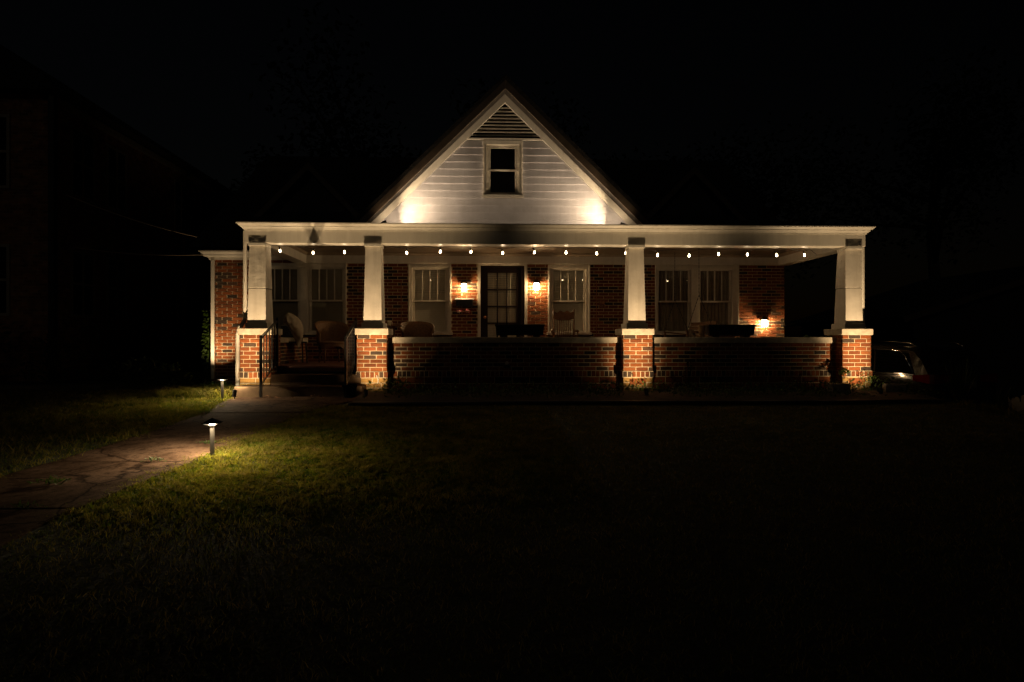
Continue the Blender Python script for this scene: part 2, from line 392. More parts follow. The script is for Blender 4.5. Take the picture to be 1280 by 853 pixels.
def window(gx0, gx1, z0, z1, rail, Y, lites, cover, st=.05, name='window'):
    g = MB()
    yu, yl = Y + .012, Y + .05
    # upper sash
    g.box(gx0 - st, gx0, yu, yu + .036, rail, z1 + st); g.box(gx1, gx1 + st, yu, yu + .036, rail, z1 + st)
    g.box(gx0, gx1, yu + .001, yu + .036, z1, z1 + st); g.box(gx0 - st - .012, gx1 + st + .012, yu - .012, yu + .036, rail - .035, rail)
    for i in range(1, lites):
        x = gx0 + (gx1 - gx0) * i / lites; g.box(x - .011, x + .011, yu + .004, yu + .032, rail, z1)
    # lower sash
    g.box(gx0 - st, gx0, yl, yl + .036, z0 - .07, rail - .035); g.box(gx1, gx1 + st, yl, yl + .036, z0 - .07, rail - .035)
    g.box(gx0, gx1, yl + .001, yl + .036, z0 - .07, z0)
    # jambs behind
    g.box(gx0 - st - .03, gx0 - st, Y + .002, Y + .13, z0 - .08, z1 + st); g.box(gx1 + st, gx1 + st + .03, Y + .002, Y + .13, z0 - .08, z1 + st)
    g.box(gx0 - st - .03, gx1 + st + .03, Y + .003, Y + .13, z1 + st, z1 + st + .03)
    o = hp(g, name, M['trim'], bevel=.004)
    for (a, b_, y) in ((rail, z1, yu + .02), (z0, rail - .035, yl + .02)):
        p = MB().add([(gx0, y, a), (gx1, y, a), (gx1, y, b_), (gx0, y, b_)], [(0, 1, 2, 3)]).build('pane', M['glass'], o)
    if cover == 'blind':
        g = MB(); n = int((z1 - z0 + .05) / .046) + 1; yb = Y + .105
        tilt = random.uniform(.42, .6)
        for i in range(n):
            z = z0 - .02 + i * .046; w = .027
            g.add([(gx0 - .03, yb - w * math.sin(tilt), z - w * math.cos(tilt)), (gx1 + .03, yb - w * math.sin(tilt), z - w * math.cos(tilt)),
                   (gx1 + .03, yb + .002, z + .003), (gx0 - .03, yb + .002, z + .003),
                   (gx1 + .03, yb + w * math.sin(tilt), z + w * math.cos(tilt)), (gx0 - .03, yb + w * math.sin(tilt), z + w * math.cos(tilt))], [(0, 1, 2, 3), (3, 2, 4, 5)])
        for q in (.18, .5, .82):
            x = gx0 + (gx1 - gx0) * q; g.box(x - .001, x + .001, yb - .02, yb - .018, z0, z1)
        g.build('blind', M['blind' if gx0 > -2 else 'blind_dark'], o)
    elif cover == 'curtain':
        g = MB(); n = 90; ph = random.uniform(0, 6)
        vs = []
        for i in range(n + 1):
            x = gx0 - .04 + (gx1 - gx0 + .08) * i / n; y = Y + .17 + .022 * math.sin(i * .62 + ph) + .012 * math.sin(i * .27 + 1)
            vs += [(x, y, z0 - .06), (x, y * 1.0, z1 + .05)]
        g.add(vs, [(2 * i, 2 * i + 2, 2 * i + 3, 2 * i + 1) for i in range(n)]); g.build('curtain', M['curtain'], o, smooth=True)
    elif cover == 'dark':
        MB().box(gx0 - .05, gx1 + .05, Y + .2, Y + .21, z0 - .05, z1 + .05).build('shade', M['shade'], o)
    return o
m_sh = mat('attic_shade_cloth', (.018, .017, .016), .9); M['shade'] = m_sh
for i, (a, b_) in enumerate(wins):
    window(a, b_, WZ0, WZ1, RAIL, W, 4, 'blind' if i < 4 else 'curtain')
# casings around each opening
for ci, (c0, c1) in enumerate(casings):
    inside = [w for w in wins if c0 < w[0] < c1]
    g = MB(); y0, y1 = W - .032, W + .06; st = .052
    def board(x0, x1, proud=0): g.box(x0, x1, y0 - proud, y1, CB + .08, CT - .095)
    board(c0, inside[0][0] - st); board(inside[-1][1] + st, c1)
    g.box(c0 - .001, c0 + .03, y0 - .018, y0, CB + .08, CT - .004); g.box(c1 - .03, c1 + .001, y0 - .018, y0, CB + .08, CT - .004)
    if len(inside) == 2:
        board(inside[0][1] + st, inside[1][0] - st)
        g.box(inside[0][1] + st + .03, inside[1][0] - st - .03, y0 - .012, y0, CB + .08, CT - .1)
    g.box(c0, c1, y0 - .002, y1, CT - .095, CT); g.box(c0 + .03, c1 - .03, y0 - .014, y0 - .002, CT - .075, CT - .03)
    g.box(c0 - .03, c1 + .03, y0 - .05, y1, CB + .02, CB + .08)       # sill
    hp(g, 'window_casing', M['trim'], bevel=.004)
# front door
DX0, DX1, DZ0, DZ1 = -.038, .813, .50, 2.50
g = MB()
g.box(-.138, -.075, W - .045, W + .08, .45, 2.571); g.box(.875, .935, W - .045, W + .08, .45, 2.571); g.box(-.075, .875, W - .044, W + .08, 2.535, 2.571)
hp(g, 'door_frame', M['trim'], bevel=.004)
g = MB(); yd0, yd1 = W + .0, W + .045
gx = [.081 + (.699 - .081) * i / 3 for i in range(4)]; gz = [2.385 - .363 * i for i in range(6)]
g.box(-.072, DX0 + .002, W - .03, W + .07, DZ0, 2.532); g.box(DX1 - .002, .872, W - .03, W + .07, DZ0, 2.532); g.box(DX0, DX1, W - .029, W + .07, 2.50, 2.532)
g.box(DX0, gx[0], yd0, yd1, DZ0, DZ1); g.box(gx[3], DX1, yd0, yd1, DZ0, DZ1)
g.box(gx[0], gx[3], yd0 + .001, yd1, gz[0], DZ1); g.box(gx[0], gx[3], yd0 + .001, yd1, DZ0, gz[5])
for x in gx[1:3]: g.box(x - .014, x + .014, yd0 + .006, yd1, gz[5], gz[0])
for z in gz[1:5]: g.box(gx[0], gx[3], yd0 + .004, yd1, z - .014, z + .014)
door = hp(g, 'front_door', M['door'], bevel=.003)
MB().add([(gx[0], W + .025, gz[5]), (gx[3], W + .025, gz[5]), (gx[3], W + .025, gz[0]), (gx[0], W + .025, gz[0])], [(0, 1, 2, 3)]).build('pane', M['glass'], door)
g = MB()
for i in range(38):
    z = gz[5] + i * .049; yb = W + .055
    g.add([(gx[0] - .02, yb - .015, z - .022), (gx[3] + .02, yb - .015, z - .022), (gx[3] + .02, yb + .011, z + .024), (gx[0] - .02, yb + .011, z + .024)], [(0, 1, 2, 3)])
for q in (.2, .5, .8):
    x = gx[0] + (gx[3] - gx[0]) * q; g.box(x - .006, x + .006, yb - .022, yb - .019, gz[5], gz[0])
g.build('blind', M['blind'], door)
MB().lathe([(.0, -.0), (.032, 0), (.032, .008), (.012, .012), (.012, .035), (.028, .045), (.03, .06), (.018, .07), (0, .072)], n=14).build('handle', M['copper'], door).matrix_local = Matrix.Translation((.02, W - .001, 1.42)) @ Matrix.Rotation(R(90), 4, 'X')

# wing cornice (left of the porch) and the frieze along the rest of the house
def crown(prof, path, closed=False):
    # prof: list of (out, z); path: list of (x, y), offset to its right-hand side, mitred
    g = MB(); P = [Vector((x, y)) for x, y in path]; n = len(P); vs = []
    for i, p in enumerate(P):
        d0 = (P[i] - P[i - 1]).normalized() if i else (P[1] - P[0]).normalized()
        d1 = (P[i + 1] - P[i]).normalized() if i < n - 1 else d0
        n0, n1 = Vector((d0.y, -d0.x)), Vector((d1.y, -d1.x))
        mv = (n0 + n1); mv = mv / max(.01, mv.dot(n0))
        for o_, z in prof: q = p + mv * o_; vs.append((q.x, q.y, z))
    k = len(prof)
    g.add(vs, [(i * k + j, (i + 1) * k + j, (i + 1) * k + j + 1, i * k + j + 1) for i in range(n - 1) for j in range(k - 1)])
    g.add(vs[:k], [tuple(range(k))]); g.add(vs[-k:], [tuple(range(k))[::-1]])
    return g
wp = [(0, 2.632), (.03, 2.632), (.03, 2.69), (.10, 2.692), (.12, 2.72), (.12, 2.735), (.17, 2.78), (.19, 2.785), (.19, 2.81), (0, 2.83)]
hp(crown(wp, [(XL - .02, 24.9), (XL - .02, W - .015), (-4.03, W - .015)]), 'cornice', M['white'])
hp(crown(wp, [(6.69, W - .015), (XR + .02, W - .015), (XR + .02, 24.9)]), 'cornice', M['white'])

# porch beam, cornice, ceiling, roof
FX0, FX1, FY = -4.03, 6.685, 11.70
g = MB()
g.box(FX0, FX1, FY, FY + .27, 2.567, 2.80)
g.box(FX0, FX0 + .25, FY + .27, W - .005, 2.5675, 2.80); g.box(FX1 - .24, FX1, FY + .27, W - .005, 2.5675, 2.80)
g.box(FX0 + .25, FX1 - .24, W - .06, W - .006, 2.5725, 2.80)
hp(g, 'porch_beam', M['white'], bevel=.006)
ci = [(0, 2.735), (.012, 2.735), (.014, 2.75), (.03, 2.765), (.035, 2.79), (.045, 2.79), (.045, 2.797), (0, 2.797)]
hp(crown(ci, [(FX0 + .25, FY + .27), (FX1 - .24, FY + .27), (FX1 - .24, W - .06), (FX0 + .25, W - .06), (FX0 + .25, FY + .27)][::-1]), 'ceiling_moulding', M['ceil'])
hp(MB().box(FX0 + .1, FX1 - .1, FY + .1, W - .004, 2.798, 2.84), 'porch_ceiling', M['bead'])
cp = [(0, 2.775), (.018, 2.775), (.018, 2.792), (.03, 2.797), (.04, 2.815), (.062, 2.832), (.062, 2.845), (.08, 2.85), (.10, 2.872), (.112, 2.876), (.118, 2.882), (.118, 2.899), (0, 2.905)]
hp(crown(cp, [(FX0, W - .2), (FX0, FY), (FX1, FY), (FX1, W - .2)]), 'cornice', M['white'])
g = MB()
g.add([(FX0 - .1, FY - .1, 2.903), (FX1 + .1, FY - .1, 2.903), (FX1 + .1, W + .1, 3.30), (FX0 - .1, W + .1, 3.30), (FX0 - .1, W + .1, 2.85), (FX1 + .1, W + .1, 2.85), (FX0 - .1, FY - .1, 2.85), (FX1 + .1, FY - .1, 2.85)],
      [(0, 1, 2, 3), (0, 3, 4, 6), (1, 7, 5, 2)])
hp(g, 'porch_roof', M['shingle'])

# main roof behind, with the central gable
AX, AZ, SL = .452, 6.235, .975        # apex of the lit wall triangle, its slope
g = MB()
E0 = W - .45; RZ = 6.1; RY = 19.4
g.add([(XL - .3, E0, 2.84), (XR + .3, E0, 2.84), (XR + .3, RY, RZ), (XL - .3, RY, RZ), (XR + .3, 25.3, 2.84), (XL - .3, 25.3, 2.84)], [(0, 1, 2, 3), (3, 2, 4, 5)])
g.add([(XL, W + .02, 2.6), (XL, RY, RZ - .1), (XL, 24.98, 2.6)], [(0, 1, 2)]); g.add([(XR, W + .02, 2.6), (XR, RY, RZ - .1), (XR, 24.98, 2.6)], [(0, 2, 1)])
GB = W - .44                             # front edge of the gable overhang
th = .13
for s in (-1, 1):
    x1 = AX + s * 3.33; z1 = AZ + .14 - 3.33 * SL
    a = [(AX, GB - .01, AZ + .14 + th), (x1, GB - .01, z1 + th), (x1, 20.5, z1 + th), (AX, 20.5, AZ + .14 + th), (AX, GB - .01, AZ + .155), (x1, GB - .01, z1 + .155 - .14), (x1, 20.5, z1 + .015), (AX, 20.5, AZ + .155)]
    g.add(a, [(0, 1, 2, 3), (0, 1, 5, 4), (1, 2, 6, 5)])
hp(g, 'roof', M['shingle'])
# gable soffit and barge boards
for s in (-1, 1):
    g = MB(); L = 3.28
    def q(t_, dz): return (AX + s * t_, AZ + dz - t_ * SL)
    poly = [q(0, .27), q(L, .27), q(L, -.03), q(0, -.03)]
    g.prism(poly if s > 0 else poly[::-1], GB, GB + .04)
    hp(g, 'barge_board', M['bark_brown'], bevel=.005)
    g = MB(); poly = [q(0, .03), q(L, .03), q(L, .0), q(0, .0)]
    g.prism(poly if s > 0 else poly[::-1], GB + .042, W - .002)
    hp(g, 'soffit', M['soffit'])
    g = MB(); poly = [q(0, -.002), q(L, -.002), q(L, -.19), q(0, -.19)]
    g.prism(poly if s > 0 else poly[::-1], W - .06, W - .003)
    hp(g, 'rake_trim', M['white'], bevel=.004)
hp(MB().tube([(AX, GB - .003, AZ + .245), (AX, GB - .003, AZ + .0)], .005, 6), 'board_joint', M['bark_brown'])
# lapped siding, cut to the triangle and round the window
g = MB(); exp_ = .156; z = 2.9; awx0, awx1, awz0, awz1 = -.02, .832, 4.0, 5.235
while z < 5.24:
    zt = min(z + exp_, 5.27); hw0 = (AZ - .1 - z) / SL; hw1 = (AZ - .1 - zt) / SL
    segs = [(-1, 1)] if not (z < awz1 - .02 and zt > awz0 + .03) else [(-1, 0), (0, 1)]
    for a, b_ in segs:
        if a == -1 and b_ == 1: x = (AX - hw0, AX + hw0, AX + hw1, AX - hw1)
        elif a == -1: x = (AX - hw0, awx0 + .02, awx0 + .02, AX - hw1)
        else: x = (awx1 - .02, AX + hw0, AX + hw1, awx1 - .02)
        yb, yt = W - .026, W - .004
        g.add([(x[0], yb, z), (x[1], yb, z), (x[2], yt, zt), (x[3], yt, zt), (x[0], W + .001, z), (x[1], W + .001, z)], [(0, 1, 2, 3), (4, 5, 1, 0)])
    z += exp_
hp(g, 'siding', M['siding'])
# louvred vent in the peak
vz = 5.285
g = MB(); hw = (AZ - .19 - vz) / SL
g.add([(AX - hw, W + .05, vz), (AX + hw, W + .05, vz), (AX, W + .05, AZ - .19)], [(0, 1, 2)], 1)
for i in range(9):
    z = vz + .05 + i * .074; h_ = (AZ - .19 - z) / SL
    if h_ < .03: continue
    g.add([(AX - h_, W - .022, z - .008), (AX + h_, W - .022, z - .008), (AX + h_, W - .022, z + .010), (AX - h_, W - .022, z + .010), (AX - h_ + .02, W + .04, z + .05), (AX + h_ - .02, W + .04, z + .05), (AX + h_, W + .04, z + .035), (AX - h_, W + .04, z + .035)],
          [(0, 1, 2, 3), (3, 2, 5, 4), (0, 7, 6, 1)])
g.box(AX - .006, AX + .006, W + .0, W + .012, vz, AZ - .25, 1)
hp(g, 'gable_vent', [M['trim'], M['dark']])
hp(MB().box(AX - hw - .06, AX + hw + .06, W - .05, W + .02, vz - .045, vz), 'vent_sill', M['white'], bevel=.004)
# attic window
window(.14, .672, 4.135, 5.075, 4.62, W - .01, 1, 'dark', st=.055)
g = MB(); y0 = W - .052
g.box(awx0, .055, y0, W + .04, 4.06, 5.14); g.box(.757, awx1, y0, W + .04, 4.06, 5.14); g.box(awx0, awx1, y0 - .002, W + .04, 5.14, 5.235)
g.box(awx0, awx0 + .022, y0 - .014, y0, 4.06, 5.13); g.box(awx1 - .022, awx1, y0 - .014, y0, 4.06, 5.13)
g.box(awx0 - .02, awx1 + .02, y0 - .03, W + .04, 4.0, 4.06)
hp(g, 'window_casing', M['trim'], bevel=.004)
# two small dormer gables behind
for dx in (-4.0, 4.9):
    g = MB(); ya = W + .95; az = 4.93; b_ = 1.45; bz = az - b_ * 1.02
    g.add([(dx - b_, ya + .25, bz), (dx + b_, ya + .25, bz), (dx, ya + .25, az - .1)], [(0, 1, 2)])
    d = hp(g, 'dormer', M['darksiding'])
    g = MB()
    for s in (-1, 1):
        g.add([(dx, ya, az + .06), (dx + s * (b_ + .15), ya, bz - .09), (dx + s * (b_ + .15), ya + 3.2, bz - .09), (dx, ya + 3.2, az + .06)], [(0, 1, 2, 3)])
    g.build('roof', M['shingle'], d)
    for s in (-1, 1):
        poly = [(dx, az + .05), (dx + s * (b_ + .15), bz - .1), (dx + s * (b_ + .15), bz - .27), (dx, az - .12)]
        MB().prism(poly if s > 0 else poly[::-1], ya - .01, ya + .03).build('barge_board', M['dormertrim'], d)

# porch floor, steps
hp(MB().box(-3.98, 6.62, 11.96, W + .1, .38, .478), 'porch_floor', M['redfloor'], bevel=.008)
hp(MB().box(-3.56, -2.15, 11.90, 12.0, -.05, .379), 'step_riser', M['dark'])
hp(MB().box(-3.57, -2.07, 11.58, 11.90, -.05, .345), 'step', M['stepc'], bevel=.012)
hp(MB().box(-4.02, -1.98, 11.16, 11.578, -.05, .172), 'step', M['stepc'], bevel=.012)
# piers
piers = [-3.83, -1.89, 2.635, 6.468]
PW, PY0, PY1 = .244, 11.60, 12.16
for i, px in enumerate(piers):
    g = MB()
    sides = [((px - PW, PY0), (1, 0), (0, -1), 2 * PW), ((px + PW, PY0), (0, 1), (1, 0), PY1 - PY0), ((px + PW, PY1), (-1, 0), (0, 1), 2 * PW), ((px - PW, PY1), (0, -1), (-1, 0), PY1 - PY0)]
    base = -.9 if i == 3 else -.06
    for k, (O, U, N, w) in enumerate(sides):
        bricks(g, O, U, N, w, .392, 1.012, dark=.15, off=random.choice([0, .05, .1]))
        O2 = Vector(O) + Vector(N) * .022
        bricks(g, (Vector(O) + Vector(N) * .018 - Vector(U) * .018), U, N, w + .036, .285, .390, soldier=True, length=.0765, dark=.3)
        bricks(g, O, U, N, w, -.06, .283, course=.0885, length=.30, mi=2, tr=(0, .85), off=.1)
    g.box(px - PW - .018, px + PW + .018, PY0 - .018, PY1 + .018, .2835, .284, 1); g.box(px - PW - .018, px + PW + .018, PY0 - .018, PY1 + .018, .3905, .391, 1)
    if i in (2, 3):      # a red block let into the buff base
        g.box(px - .14, px + .14, PY0 - .014, PY0 - .002, .165, .262, 0, .72)
    pier = hp(g, 'brick_pier', [M['brick'], M['mortar'], M['buff']], tone=True)
    MB().box(px - .279, px + .279, PY0 - .035, PY1 + .04, 1.0125, 1.12).build('cap', M['stone'], pier, bevel=.008)
    # battered column
    zb, zt = 1.122, 2.512
    g = MB()
    def sec(z):
        k = (z - zb) / (zt - zb); hw_ = .158 + (.131 - .158) * k
        return (px - hw_, px + hw_, 11.665 + .058 * k, 12.08 - .10 * k)
    if i in (0, 3):
        zs = 1.80 if i == 0 else 1.84
        g.frustum(sec(zb), sec(zs - .006), zb, zs - .006, 0)
        a, b2 = sec(zs + .002), sec(zt); e = .006
        g.frustum((a[0] - e, a[1] + e, a[2] - e, a[3] + e), (b2[0] - e, b2[1] + e, b2[2] - e, b2[3] + e), zs + .002, zt, 1 if i == 0 else 0)
    else: g.frustum(sec(zb), sec(zt), zb, zt, 0)
    c = hp(g, 'porch_column', [M['stucco'], M['stucco_rough']], bevel=.006)
    MB().box(px - .185, px + .185, 11.64, 12.11, 1.1215, 1.215).build('plinth', M['stucco'], c, bevel=.006)
    MB().box(px - .142, px + .142, 11.655, 12.0, 2.513, 2.566).build('collar', M['white'], c, bevel=.005)
# low porch walls
def low_wall(x0, x1):
    g = MB(); y0, y1 = 11.87, 12.07
    bricks(g, (x0, y0), (1, 0), (0, -1), x1 - x0, .392, .872, dark=.3); bricks(g, (x1, y1), (-1, 0), (0, 1), x1 - x0, .39, .872)
    bricks(g, (x0, y0 - .012), (1, 0), (0, -1), x1 - x0, .285, .390, soldier=True, length=.0765, dark=.35)
    bricks(g, (x0, y0), (1, 0), (0, -1), x1 - x0, -.06, .283, course=.1143, length=.305, dark=.15)
    g.box(x0, x1, y0 - .012, y0, .2835, .284, 1); g.box(x0, x1, y0 - .012, y0, .3905, .391, 1)
    w = hp(g, 'porch_wall', [M['brick'], M['mortar']], tone=True)
    MB().box(x0 + .005, x1 - .005, y0 - .06, y1 + .06, .873, .975).build('coping', M['stone'], w, bevel=.008)
low_wall(-1.645, 2.391); low_wall(2.879, 6.224)
for sx, x0, x1 in ((-1, -4.05, -3.80), (1, 6.40, 6.64)):
    g = MB()
    bricks(g, (x1, 12.16), (0, 1), (1, 0), W - .02 - 12.16, -.06 if sx < 0 else -.9, .872); bricks(g, (x0, W - .02), (0, -1), (-1, 0), W - .02 - 12.16, -.06, .872)
    w = hp(g, 'porch_wall', [M['brick'], M['mortar']], tone=True)
    MB().box(x0 - .05, x1 + .06, 12.21, W - .03, .873, .975).build('coping', M['stone'], w, bevel=.008)
# downspouts
g = MB(); x, y = -4.03 - .035, 11.80
g.tube([(x, y, 2.78), (x, y, 1.30), (x - .02, y, 1.24), (x - .095, y - .03, 1.10), (x - .11, y - .05, 1.0), (x - .11, y - .05, .12), (x - .13, y - .16, .06)], .034, 8)
hp(g, 'downspout', M['white'], smooth=40)
g = MB(); x = 6.685 + .035
g.tube([(x, 11.86, 2.78), (x, 11.86, 1.3), (x + .02, 11.88, 1.24), (x + .06, 12.05, 1.10), (x + .06, 12.12, 1.0), (x + .06, 12.12, .1)], .034, 8)
hp(g, 'downspout', M['white'], smooth=40)
g = MB(); g.box(-5.775, -5.70, W - .075, W - .012, .1, 2.63); hp(g, 'downspout', M['white'], bevel=.012)

# ------------------------------------------------------------------ lamps on the house
def sconce(x, z, label):
    t_ = thing('wall_lantern', label, 'wall lamp', (x, W - .012, z), group='wall lanterns on the porch')
    g = MB(); g.box(-.035, .035, -.018, 0, -.05, .12); g.build('back_plate', M['black'], t_, bevel=.004)
    g = MB(); g.frustum((-.085, .085, -.165, -.018), (-.03, .03, -.11, -.05), .085, .15); g.box(-.09, .09, -.17, -.017, .072, .085)
    g.build('hood', M['black'], t_, bevel=.003)
    g = MB()
    for sx in (-1, 1):
        for yy in (-.155, -.035): g.bar((sx * .062, yy, -.075), (sx * .075, yy, .072), .007, .007)
    for yy in (-.157, -.033): g.box(-.066, .066, yy - .004, yy + .004, -.084, -.076)
    for sx in (-1, 1): g.box(sx * .062 - .004, sx * .062 + .004, -.153, -.037, -.084, -.076)
    g.build('cage', M['black'], t_)
    MB().lathe([(0, -.078), (.046, -.077), (.050, -.07), (.052, .05), (.048, .062), (0, .064)], (0, -.095, 0), 12).build('bulb', M['lamp'], t_, smooth=True)
    return t_
sconce(-.431, 2.06, 'glowing black lantern on the brick left of the front door, above the mailbox')
sconce(1.126, 2.08, 'glowing black lantern on the brick right of the front door')
sconce(6.11, 1.30, 'low glowing lantern on the brick at the far right end of the porch')
# string of bulbs
BX = [-3.567, -2.994, -2.448, -1.899, -1.359, -.773, -.232, .332, .893, 1.46, 2.01, 2.532, 3.105, 3.675, 4.214, 4.738, 5.276, 5.783]
BZ = [2.478, 2.447, 2.46, 2.46, 2.455, 2.478, 2.478, 2.462, 2.475, 2.475, 2.462, 2.47, 2.44, 2.433, 2.463, 2.455, 2.445, 2.45]
sl = thing('string_lights', 'string of small round warm bulbs hung along the inside of the porch beam', 'string lights', (0, 12.1, 2.56))
pts = []
BXa = [-3.75] + BX + [5.95]
for i, (a, b_) in enumerate(zip(BXa, BXa[1:])):
    za = (BZ[i - 1] if i else BZ[0]) + .075 + 0; zb = (BZ[i] if i < 18 else BZ[17]) + .075
    for k in range(6): q = k / 6; pts.append((a + (b_ - a) * q, 0, za + (zb - za) * q - 2.56 - .05 * 4 * q * (1 - q) * .25 + .045 * math.sin(math.pi * q)))
pts.append((5.95, 0, -.05)); pts.append((6.0, -.01, -.09))
MB().tube(pts, .0045, 5).build('cord', M['black'], sl, smooth=True)
bm = None
for x, z in zip(BX, BZ):
    if bm is None:
        so = MB().lathe([(.0, .088), (.008, .088), (.013, .075), (.014, .032), (0, .032)], n=10).build('socket', M['black'], sl)
        bu = MB().lathe([(0, .033), (.009, .032), (.010, .026), (.0138, .011), (.0155, .000), (.013, -.010), (.007, -.016), (0, -.018)], n=10).build('bulb', M['bulb'], sl, smooth=True)
        bm = (so.data, bu.data)
    else:
        so = bpy.data.objects.new('socket', bm[0]); bu = bpy.data.objects.new('bulb', bm[1])
        for o in (so, bu): col.objects.link(o); o.parent = sl
    for o in (so, bu): o.location = (x, 0, z - 2.56); o.rotation_euler = (random.uniform(-.15, .15), random.uniform(-.2, .2), 0)

# uplights
WARM = (1, .69, .37)
def uplight(x, y, z, to, power, label, size=110, blend=1.0, spill=0, group='small black spot lamps aimed at the walls'):
    t_ = thing('spot_lamp', label, 'spot lamp', (x, y, z), group=group)
    d = (Vector(to) - Vector((x, y, z + .10))).normalized()
    b = MB().lathe([(0, -.09), (.022, -.088), (.030, -.06), (.034, 0), (.036, .02), (.030, .02), (.028, .006), (0, .006)], n=14).build('housing', M['black'], t_, smooth=40)
    qm = Vector((0, 0, 1)).rotation_difference(d).to_matrix().to_4x4()
    b.matrix_local = Matrix.Translation((0, 0, .10)) @ qm
    MB().lathe([(0, .0075), (.027, .0075), (.027, .009), (0, .009)], n=14).build('lens', M['lens'], b)
    MB().lathe([(.004, -.12), (.008, -.02), (.010, .03), (.012, .06), (0, .062)], n=8).build('stake', M['black'], t_)
    l = lamp('SPOT', 'spot_beam', Vector((0, 0, .10)) + d * .03, power, WARM, t_, spot_size=R(size), spot_blend=blend, shadow_soft_size=.004)
    aim(l, (0, 0, 0), d)
    if spill:
        d2 = (Vector((x, y + .74, z + .33)) - Vector((x, y, z))).normalized()
        l = lamp('SPOT', 'spot_spill', Vector((0, 0, .10)) + d * .03, spill, WARM, t_, spot_size=R(60), spot_blend=1, shadow_soft_size=.012); aim(l, (0, 0, 0), d2)
        l = lamp('SPOT', 'spot_fringe', Vector((0, 0, .10)) + d * .03, spill * .13, WARM, t_, spot_size=R(112), spot_blend=1, shadow_soft_size=.02); aim(l, (0, 0, 0), (d2 + Vector((0, 0, .25))).normalized())
    return t_
for x, p, lab in zip((-3.90, -1.86, 2.60, 6.45), (245, 245, 240, 225), ('spot lamp in front of the brick pier left of the porch steps', 'spot lamp in front of the brick pier right of the porch steps', 'spot lamp in the bed before the third brick pier from the left', 'spot lamp in the bed before the brick pier nearest the parked car')):
    uplight(x, 10.86, ground_h(x, 10.86) + .02, (x, 11.62, 2.0), p, lab, 80, spill=80 if x > 5 else 62)
uplight(-5.62, 14.02, .02, (-5.58, 14.7, 1.05), 135, 'spot lamp among the plants below the white corner downspout', 70)
GC = dict(group='small black spot lamps aimed at the walls')
for s, lab in ((-1, 'small spot lamp on the porch roof lighting the left side of the gable'), (1, 'small spot lamp on the porch roof lighting the right side of the gable')):
    x = AX - .03 + s * 2.46
    u_ = uplight(x, W - .52, 3.27, (x - s * 1.75, W - .25, 3.90), 98, lab, 120, .5)
    for ch in u_.children:
        if ch.type == 'LIGHT': ch.data.color = (1, .73, .45)
    l = lamp('SPOT', 'spot_throw', (0, 0, .13), 250, (1, .73, .45), u_, spot_size=R(86), spot_blend=1, shadow_soft_size=.012); aim(l, (0, 0, .13), (-s * 2.1, .42, 1.6))
    l = lamp('SPOT', 'spot_spill', (0, 0, .13), 26, (1, .73, .45), u_, spot_size=R(172), spot_blend=1, shadow_soft_size=.02); aim(l, (0, 0, .13), (-s * .3, .6, .8))

# ------------------------------------------------------------------ path lamps
def path_lamp(x, y, label, power):
    z = ground_h(x, y)
    t_ = thing('path_lamp', label, 'path lamp', (x, y, z), R(8), 'path lamps beside the walkway')
    MB().box(-.017, .017, -.017, .017, -.05, .290).build('post', M['postmetal'], t_, bevel=.003)
    MB().box(-.026, .026, -.026, .026, .290, .300).build('lamp_plate', M['plate'], t_, bevel=.002)
    g = MB(); e, i_ = .080, .074; za, zb_ = .314, .366
    g.add([(-e, -e, za), (e, -e, za), (e, e, za), (-e, e, za), (0, 0, zb_), (-i_, -i_, za), (i_, -i_, za), (i_, i_, za), (-i_, i_, za), (0, 0, zb_ - .012)],
          [(0, 1, 4), (1, 2, 4), (2, 3, 4), (3, 0, 4), (6, 5, 9), (7, 6, 9), (8, 7, 9), (5, 8, 9), (0, 5, 6, 1), (1, 6, 7, 2), (2, 7, 8, 3), (3, 8, 5, 0)])
    g.build('hood', M['potdark'], t_)
    g = MB()
    for a in range(4):
        an = R(45 + 90 * a); g.bar((.03 * math.cos(an), .03 * math.sin(an), .296), (.112 * math.cos(an), .112 * math.sin(an), .319), .006, .004)
    g.build('bracket', M['potdark'], t_)
    for k in range(4):
        a = R(90 * k)
        lamp('POINT', 'lamp_light', (.034 * math.cos(a), .034 * math.sin(a), .330), power, (1, .78, .47), t_, shadow_soft_size=.010)
    return t_
M['plate'] = mat('lamp_plate_white', (.11, .10, .09), .5, var=.05)
M['postmetal'] = mat('brushed_post', (.075, .066, .058), .5, 0, var=.2, spec=.3)
path_lamp(-2.602, 6.65, 'nearest path lamp, standing at the lawn edge in the middle of the walkway', 30)
path_lamp(-4.104, 10.89, 'path lamp by the porch steps, beside the brick pier and meter', 16)

# ------------------------------------------------------------------ stair railings
def railing(x, label):
    t_ = thing('stair_railing', label, 'railing', (x, 11.02, 0), group='black railings beside the porch steps')
    y1 = .86
    for (y, a, b_) in ((0, -.0, .985), (y1, .47, 1.29)):
        g = MB().box(-.019, .019, y - .019, y + .019, a, b_); g.lathe([(.0, 0), (.013, .003), (.016, .012), (.010, .024), (0, .027)], (0, y, b_ - .002), 10)
        g.build('post', M['black'], t_)
    MB().bar((0, -.02, .95), (0, y1 + .02, 1.262), .05, .02).build('handrail', M['black'], t_, bevel=.004)
    MB().bar((0, 0, .20), (0, y1, .56), .026, .014).build('lower_rail', M['black'], t_)
    for k in range(1, 6):
        y = y1 * k / 6; MB().box(-.008, .008, y - .008, y + .008, .20 + .36 * k / 6, .955 + .312 * k / 6).build('baluster', M['black'], t_)
railing(-3.55, 'black metal railing on the left side of the porch steps')
railing(-2.21, 'black metal railing on the right side of the porch steps')

# ------------------------------------------------------------------ things on the porch
FZ = .479
